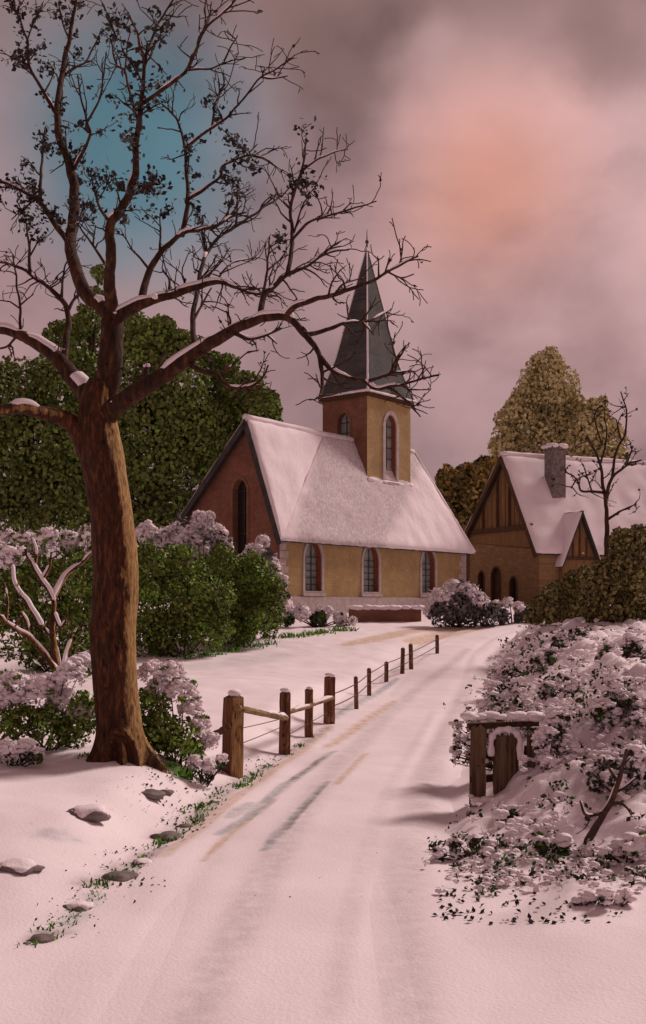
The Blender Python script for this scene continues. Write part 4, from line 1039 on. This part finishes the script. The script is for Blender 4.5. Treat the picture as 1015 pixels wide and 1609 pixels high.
# ------------------------------------------------------------------ the plank gate in the right bank
def old_gate():
    b = G(790, 1252, 8); d = b[1]
    root = thing('plank_gate', b, 'old broken plank gate with rounded middle board half buried in the snowy bank', 'gate')
    def plank(name, x0, x1, yt, yb, dd, th, rounded=False, lean=0.):
        n = 10; mb = MB(); outl = []
        a, c = P(x0, yb, dd), P(x1, yb, dd); h = (yb-yt)*dd/F
        prof = [(0, -.15), (1, -.15)]+[(1+RNG.normal()*.03, t) for t in (.2, .45, .7)]
        prof += [(1, .86), (.9, .96), (.7, 1.0), (.5, .985), (.3, 1.0), (.1, .96), (0, .86)] if rounded else [(1, .93), (.8, .96), (.62, 1.0), (.4, .95), (.2, .985), (0, .95)]
        prof += [(RNG.normal()*.03, t) for t in (.7, .45, .2)]
        pts = [a+(c-a)*u+np.array([lean*v*h, 0, v*h]) for u, v in prof]
        m = len(pts); V = pts+[p+np.array([.03, th, 0]) for p in pts]
        mb.add(V, [list(range(m)), [m+i for i in range(m)][::-1]]+[[i, m+i, m+(i+1) % m, (i+1) % m] for i in range(m)])
        return mb.build(name, M['old_wood'], root, False)
    plank('post', 737, 762, 1138, 1256, d-.02, .16, False, .02)
    plank('plank', 775, 812, 1156, 1236, d+.05, .07, True)
    plank('post', 829, 841, 1152, 1228, d+.12, .12, False, -.02)
    mb = MB()
    beam(mb, P(742, 1185, d+.16), P(842, 1178, d+.22), .05, .10); beam(mb, P(742, 1225, d+.16), P(842, 1216, d+.22), .05, .08)
    mb.build('rail', M['timber'], root, False)
    mb = MB(); beam(mb, P(735, 1141, d+.1), P(845, 1136, d+.18), .10, .055); mb.build('top_rail', M['timber'], root, False)
    s = MB()
    cv = catmull([P(772, 1188, d), P(772, 1162, d), P(780, 1150, d), P(794, 1146, d), (P(808, 1150, d)), P(817, 1162, d), P(817, 1195, d)], 6)
    tube(s, cv, np.full(len(cv), .034)*(1+.25*np.sin(np.arange(len(cv)))), 8, .1)
    s.build('snow', M['snow'], root); s = MB()
    dollops(s, [P(x, 1128+RNG.uniform(-3, 3), d+.08) for x in range(736, 850, 9)], np.full(13, .03), 60, .05, squash=.5, tmpl=ICO2)
    s.build('snow', M['snow'], root); s = MB()
    dollops(s, [P(x, 1258+RNG.uniform(-4, 6), d-.08) for x in range(740, 850, 9)], np.full(13, .03), 40, .045, squash=.5, tmpl=ICO2)
    s.build('snow', M['snow'], root)
old_gate()

# ------------------------------------------------------------------ low churchyard wall
def low_wall():
    a, c = G(548, 977), G(662, 977)
    root = thing('churchyard_wall', a, 'low red brick wall with snowy coping below the church windows', 'wall')
    mb = MB(); h = .55
    t = unit(c-a); s = np.array([-t[1], t[0], 0])
    box(mb, a-(0, 0, .5), c-a, s*.35, np.array([0, 0, h+.5])); mb.build('wall', M['brick_red_shade'], root, False)
    sn = MB(); n = 30
    dollops(sn, [a+(c-a)*k/n+s*.17+(0, 0, h) for k in range(n+1)], np.full(n+1, .05), 150, .15, squash=.45, tmpl=ICO2); sn.build('snow', M['snow'], root)
low_wall()

# ------------------------------------------------------------------ stones, grass and litter on the verge
def stone(px, py, r, label, snow=True, flat=.6):
    b = G(px, py); R_ = .8*r*b[1]/F
    root = thing('stone', b, label, 'stone', 'stones along the left verge')
    V, f = ICO3; sd = RNG.uniform(0, 50)
    k = np.array([1+.4*mnoise.noise(Vector((*(v*1.4+sd),)))+.22*mnoise.noise(Vector((*(v*4+sd),))) for v in V])
    W = V*k[:, None]*np.array([R_*1.25, R_, R_*flat]); mb = MB(); mb.add(W+b+(0, 0, R_*flat*.08), f); mb.build('rock', M['rock'], root)
    if snow:
        s = MB(); m = V[:, 2] > .1
        lift = .92+.115*smooth(-.1, .6, V[:, 2:3]+.3*np.sin(V[:, :1]*5+sd))
        s.add(W*lift*np.array([1, 1, 1.0])+b+(R_*.03, 0, R_*flat*.08), f)
        s.build('snow', M['snow'], root)
for px, py, r, lb, sn in ((65, 1478, 20, 'flat dark stone nearest the bottom left corner', False), (42, 1484, 6, 'tiny dark stone left of the nearest flat stone', False), (125, 1428, 22, 'snow topped grey stone second from the bottom left', True), (188, 1382, 26, 'dark stone edged with grass midway along the verge', False),
                          (225, 1358, 18, 'snow topped stone on the verge below the grassy stone', True), (262, 1318, 24, 'broad dark stone with grass under the tree mound', False), (292, 1300, 11, 'small round dark stone above the broad grassy stone', False), (315, 1290, 9, 'smallest dark stone in the row nearing the fence', False),
                          (340, 1262, 11, 'small snowy stone just below the first fence post', True), (30, 1368, 34, 'rounded snow covered stone at the left edge', True), (135, 1282, 36, 'wide snow covered stone below the old trunk', True), (238, 1250, 22, 'grey stone at the right foot of the tree mound', False), (262, 1247, 12, 'small grey stone beside the fence shrub', False)):
    stone(px, py, r, lb, sn, .5)
def blades(mb, p, n, h, spread_):
    for _ in range(n):
        q = p+np.array([RNG.normal()*spread_[0], RNG.normal()*spread_[1], -.01]); q[2] = g1(q[0], q[1])-.01 if False else q[2]
        a = RNG.uniform(0, 6.28); l = h*RNG.uniform(.5, 1.3); w = .007+.14*h*RNG.uniform(.5, 1)
        side = np.array([math.cos(a), math.sin(a), 0]); ln = np.array([RNG.normal(), RNG.normal(), 0])*l*.5
        mb.add([q-side*w, q+side*w, q+ln*.5+side*w*.6+(0, 0, l*.7), q+ln+(0, 0, l)], [[0, 1, 2, 3]])
gm = MB()
for (x0, y0, x1, y1, n, h, sp) in ((60, 1470, 150, 1412, 90, .035, .05), (150, 1405, 245, 1340, 150, .04, .05), (245, 1338, 330, 1272, 170, .05, .05), (330, 1270, 380, 1232, 120, .05, .05), (380, 1232, 520, 1142, 200, .05, .05)):
    for k in range(24):
        t = (k+RNG.random())/24; p = G(x0+(x1-x0)*t+RNG.normal()*4, y0+(y1-y0)*t)
        if mnoise.noise(Vector((p[0]*2.2, p[1]*2.2, 3.))) > -.08: blades(gm, p, n//16, h, (sp, sp))
for (x0, y0, x1, y1, n, h, sp) in ((40, 1488, 85, 1476, 40, .035, .03), (135, 1395, 200, 1380, 70, .05, .04), (235, 1335, 275, 1318, 60, .06, .05), (285, 1275, 350, 1262, 90, .05, .05), (325, 1258, 350, 1240, 50, .05, .05), (375, 1240, 430, 1205, 120, .06, .05), (268, 1215, 300, 1225, 80, .09, .06), (245, 1203, 275, 1206, 60, .06, .05),
                                   (290, 1036, 440, 1010, 260, .16, .22), (440, 1004, 548, 990, 260, .18, .25), (0, 1195, 60, 1195, 60, .06, .06), (120, 1190, 160, 1188, 50, .05, .05), (820, 1195, 850, 1200, 50, .06, .06), (770, 1310, 830, 1300, 50, .05, .05), (880, 1265, 930, 1262, 60, .06, .06), (745, 1070, 800, 1072, 60, .07, .06), (860, 1130, 900, 1110, 60, .06, .06), (870, 1020, 910, 1030, 50, .1, .1), (870, 1355, 960, 1352, 50, .04, .05)):
    for k in range(8):
        t = (k+RNG.random())/8; p = G(x0+(x1-x0)*t, y0+(y1-y0)*t); blades(gm, p, max(3, n//8), h, (sp, sp))
def billow(x, y):
    """height of the lumpy drift that lies over the right bank"""
    x = np.asarray(x, float); y = np.asarray(y, float)
    l = lateral(x, y)-HALF+.35*fbm(x, y, .8, 12.)
    w = smooth(0, .7, l)*smooth(8.4, 10.6, y+.5*fbm(x, y, 1.1, 15.))*(1-smooth(38, 42, y))
    return w*(.05+.30*np.abs(fbm(x, y, 1.25, 21.))+.17*np.abs(fbm(x, y, 3.1, 22.))+.07*np.abs(fbm(x, y, 7.3, 23.)))
ug = MB(); us = MB(); k = 0
while k < 720:                                       # tangled frosted undergrowth over the whole right bank
    px, py = RNG.uniform(690, 1260), RNG.uniform(985, 1400)
    p = G(px, py, 8.2)
    l = float(lateral(p[:1], p[1:2])[0])-HALF
    if l < .05 or p[1] > 42 or (712 < px < 858 and 1120 < py < 1285): continue
    if py > 1250 and RNG.random() < .62: continue
    if px > 890 and 1230 < py < 1345 and RNG.random() < .6: continue
    k += 1
    q = mnoise.noise(Vector((p[0]*1.3, p[1]*1.3, 4.)))+.25*RNG.normal()
    hgt = .04+.10*float(smooth(0, 1.2, l)); sc = .75+p[1]/26
    p[2] = max(p[2], p[2]+float(billow(p[:1], p[1:2])[0])*.8)
    if q > .0:
        m = int(RNG.integers(3, 7)); cl = p+RNG.normal(size=(m, 3))*np.array([.16, .10, .015])*sc+(0, 0, .02)
        leaves(ug, cl, np.full(m, .05*sc), int(RNG.integers(14, 40)), .024*sc, shell=.2, up=.5, wide=.6)
    if q < .3:
        cl = p+RNG.normal(size=(6, 3))*np.array([.14, .14, .015])*sc+(0, 0, .02)
        dollops(us, cl, np.full(6, .025*sc), 9, .022*sc, 0, .6); leaves(us, cl, np.full(6, .05*sc), 12, .022*sc, shell=.5, up=.8, wide=.5)
sl = spread([(-.15, .05), (4.2, .12), (7, .5), (11, 1)]); sy = spread([(8.2, .05), (16, .09), (28, .2), (43, 1)])
k_ = np.searchsorted(ROADS[:, 1], sy); rx = np.interp(sy, ROADS[:, 1], ROADS[:, 0])
SX = rx[:, None]+HALF+sl[None, :]; SY = np.repeat(sy[:, None], len(sl), 1)
gd2 = ground(SX, SY, True)
BZ = gd2-.02+billow(SX, SY)
BZ[0] = gd2[0]-.2; BZ[-1] = gd2[-1]-.2; BZ[:, 0] = gd2[:, 0]-.2; BZ[:, -1] = gd2[:, -1]-.3
sheet = gridmesh('snow_drift', SX.T, SY.T, BZ.T, M['ground'])
tag(sheet, 'lumpy snow drifted over the bank right of the lane', 'snow', kind='structure')
tag(ug.build('undergrowth', M['bramble'], None, False), 'dark tangled leaves of the undergrowth poking out of the right bank', 'undergrowth', kind='stuff')
tag(us.build('frost', M['snow'], None), 'loose frosted snow lying on the undergrowth of the right bank', 'snow', kind='stuff')
tag(gm.build('grass', M['grass'], None, False), 'bright green grass tufts poking through the snow along verge and hedge', 'grass', kind='stuff')
fl = MB()
for (x0, y0, x1, y1, n, r) in ((680, 1400, 980, 1455, 90, .022), (690, 1330, 960, 1390, 130, .022), (700, 1280, 900, 1320, 60, .02), (220, 1200, 340, 1250, 70, .018), (150, 1215, 330, 1300, 50, .012), (60, 1340, 250, 1440, 40, .012), (850, 1010, 1000, 1250, 150, .025), (330, 1190, 440, 1225, 60, .014), (400, 1250, 760, 1420, 26, .010), (55, 1395, 160, 1480, 30, .014), (150, 1330, 260, 1400, 60, .016), (245, 1260, 350, 1335, 90, .018), (350, 1190, 450, 1245, 60, .016)):
    for _ in range(n):
        p = G(RNG.uniform(x0, x1), RNG.uniform(y0, y1)); leaves(fl, [p+(0, 0, .01)], [.008], 1 if r < .015 else 2, r, shell=.2, up=2.5, wide=.6)
tag(fl.build('fallen_leaves', M['dryleaf'], None, False), 'dark withered leaves scattered on the snow', 'leaves', kind='stuff')

# ------------------------------------------------------------------ light, sky, camera
SUN_AZ, SUN_EL = math.radians(50), math.radians(40)     # azimuth from +Y towards +X
sd = Vector((math.sin(SUN_AZ)*math.cos(SUN_EL), math.cos(SUN_AZ)*math.cos(SUN_EL), math.sin(SUN_EL)))
ld = bpy.data.lights.new('sun', 'SUN'); ld.energy = 1.9; ld.angle = math.radians(14); ld.color = (1, .83, .77)
lo = bpy.data.objects.new('sun', ld); C.objects.link(lo); lo.rotation_euler = sd.to_track_quat('Z', 'Y').to_euler()
w = bpy.data.worlds.new('World'); SC.world = w; w.use_nodes = True
nt = w.node_tree; bg = nt.nodes['Background']; bg.inputs['Strength'].default_value = .1
tc = N(nt, 'ShaderNodeTexCoord'); dirv = tc.outputs['Generated']
def vmask(px, py, inner, outer, warp=.0):
    """soft patch of sky round a direction; radii in degrees"""
    c = Vector(((px-CX)/F, 1, (HY-py)/F)).normalized()
    src = dirv
    if warp:
        nz = N(nt, 'ShaderNodeTexNoise', Scale=9., Detail=4.); L(nt, dirv, nz.inputs['Vector'])
        sub = N(nt, 'ShaderNodeVectorMath', operation='SUBTRACT'); L(nt, nz.outputs['Color'], sub.inputs[0]); sub.inputs[1].default_value = (.5, .5, .5)
        sc = N(nt, 'ShaderNodeVectorMath', operation='SCALE'); sc.inputs['Scale'].default_value = warp; L(nt, sub.outputs[0], sc.inputs[0])
        ad = N(nt, 'ShaderNodeVectorMath', operation='ADD'); L(nt, dirv, ad.inputs[0]); L(nt, sc.outputs[0], ad.inputs[1])
        nm = N(nt, 'ShaderNodeVectorMath', operation='NORMALIZE'); L(nt, ad.outputs[0], nm.inputs[0]); src = nm.outputs[0]
    d = N(nt, 'ShaderNodeVectorMath', operation='DOT_PRODUCT'); L(nt, src, d.inputs[0]); d.inputs[1].default_value = c
    ac = N(nt, 'ShaderNodeMath', operation='ARCCOSINE', use_clamp=False); mn = N(nt, 'ShaderNodeMath', operation='MINIMUM'); L(nt, d.outputs['Value'], mn.inputs[0]); mn.inputs[1].default_value = .999999
    L(nt, mn.outputs[0], ac.inputs[0])
    mr = N(nt, 'ShaderNodeMapRange', interpolation_type='SMOOTHSTEP')
    L(nt, ac.outputs[0], mr.inputs['Value']); mr.inputs['From Min'].default_value = math.radians(inner); mr.inputs['From Max'].default_value = math.radians(outer); mr.inputs['To Min'].default_value = 1; mr.inputs['To Max'].default_value = 0
    return mr.outputs['Result']
def scaled(fac, k):
    m = N(nt, 'ShaderNodeMath', operation='MULTIPLY'); L(nt, fac, m.inputs[0]); m.inputs[1].default_value = k; return m.outputs[0]
col = (.225, .142, .146)
c0 = mix(nt, scaled(vmask(900, 330, 2, 15, .12), .8), col, (.43, .265, .265))
sep = N(nt, 'ShaderNodeSeparateXYZ'); L(nt, dirv, sep.inputs[0])
el = N(nt, 'ShaderNodeMapRange', interpolation_type='SMOOTHSTEP'); L(nt, sep.outputs['Z'], el.inputs['Value'])
el.inputs['From Min'].default_value = .39; el.inputs['From Max'].default_value = .52
c0 = mix(nt, scaled(el.outputs['Result'], .62), c0, (.112, .066, .056))
c0 = mix(nt, scaled(vmask(530, 105, 1, 5, .10), .6), c0, (.085, .052, .046))
c0 = mix(nt, scaled(vmask(950, 80, .5, 4, .12), .5), c0, (.085, .052, .046))
c0 = mix(nt, scaled(vmask(650, 95, .3, 2.6, .14), .4), c0, (.34, .22, .22))
c0 = mix(nt, scaled(vmask(930, 415, .3, 3.0, .12), .35), c0, (.19, .12, .125))
sky = N(nt, 'ShaderNodeTexSky', sky_type='NISHITA', sun_disc=False, sun_elevation=SUN_EL, sun_rotation=SUN_AZ)
skm = N(nt, 'ShaderNodeVectorMath', operation='SCALE'); L(nt, sky.outputs[0], skm.inputs[0]); skm.inputs['Scale'].default_value = .1
teal = mix(nt, .15, (.021, .069, .072), skm.outputs[0])
c0 = mix(nt, scaled(vmask(210, 228, 1.5, 9.6, .05), .97), c0, teal)
c0 = mix(nt, scaled(vmask(772, 300, 0, 7.2, .02), .72), c0, (.38, .16, .108))
# cloud texture: long soft streaks
mp = N(nt, 'ShaderNodeMapping'); mp.inputs['Scale'].default_value = (3.4, 3.4, 4.6); L(nt, dirv, mp.inputs['Vector'])
nz = N(nt, 'ShaderNodeTexNoise', Scale=1.7, Detail=5., Roughness=.5, Distortion=.15); L(nt, mp.outputs[0], nz.inputs['Vector'])
c0 = mix(nt, 1., c0, ramp(nt, nz.outputs['Fac'], [(.32, (.70, .68, .69)), (.50, (1, 1, 1)), (.68, (1.18, 1.16, 1.15))]), 'MULTIPLY')
out = N(nt, 'ShaderNodeVectorMath', operation='SCALE'); L(nt, c0, out.inputs[0]); out.inputs['Scale'].default_value = 10.
L(nt, out.outputs[0], bg.inputs['Color'])

cam = bpy.data.cameras.new('camera'); co = bpy.data.objects.new('camera', cam); C.objects.link(co)
co.location = (0, 0, EYE); co.rotation_euler = (math.radians(90), 0, 0)
cam.sensor_fit = 'VERTICAL'; cam.sensor_height = 24; cam.sensor_width = 24; cam.lens = 24*F/1609.
cam.shift_y = (HY-804.5)/1609.; cam.clip_start = .1; cam.clip_end = 5000
SC.camera = co
vs = SC.view_settings; vs.view_transform = 'Standard'; vs.look = 'None'; vs.gamma = 1; vs.exposure = .72; vs.use_curve_mapping = False
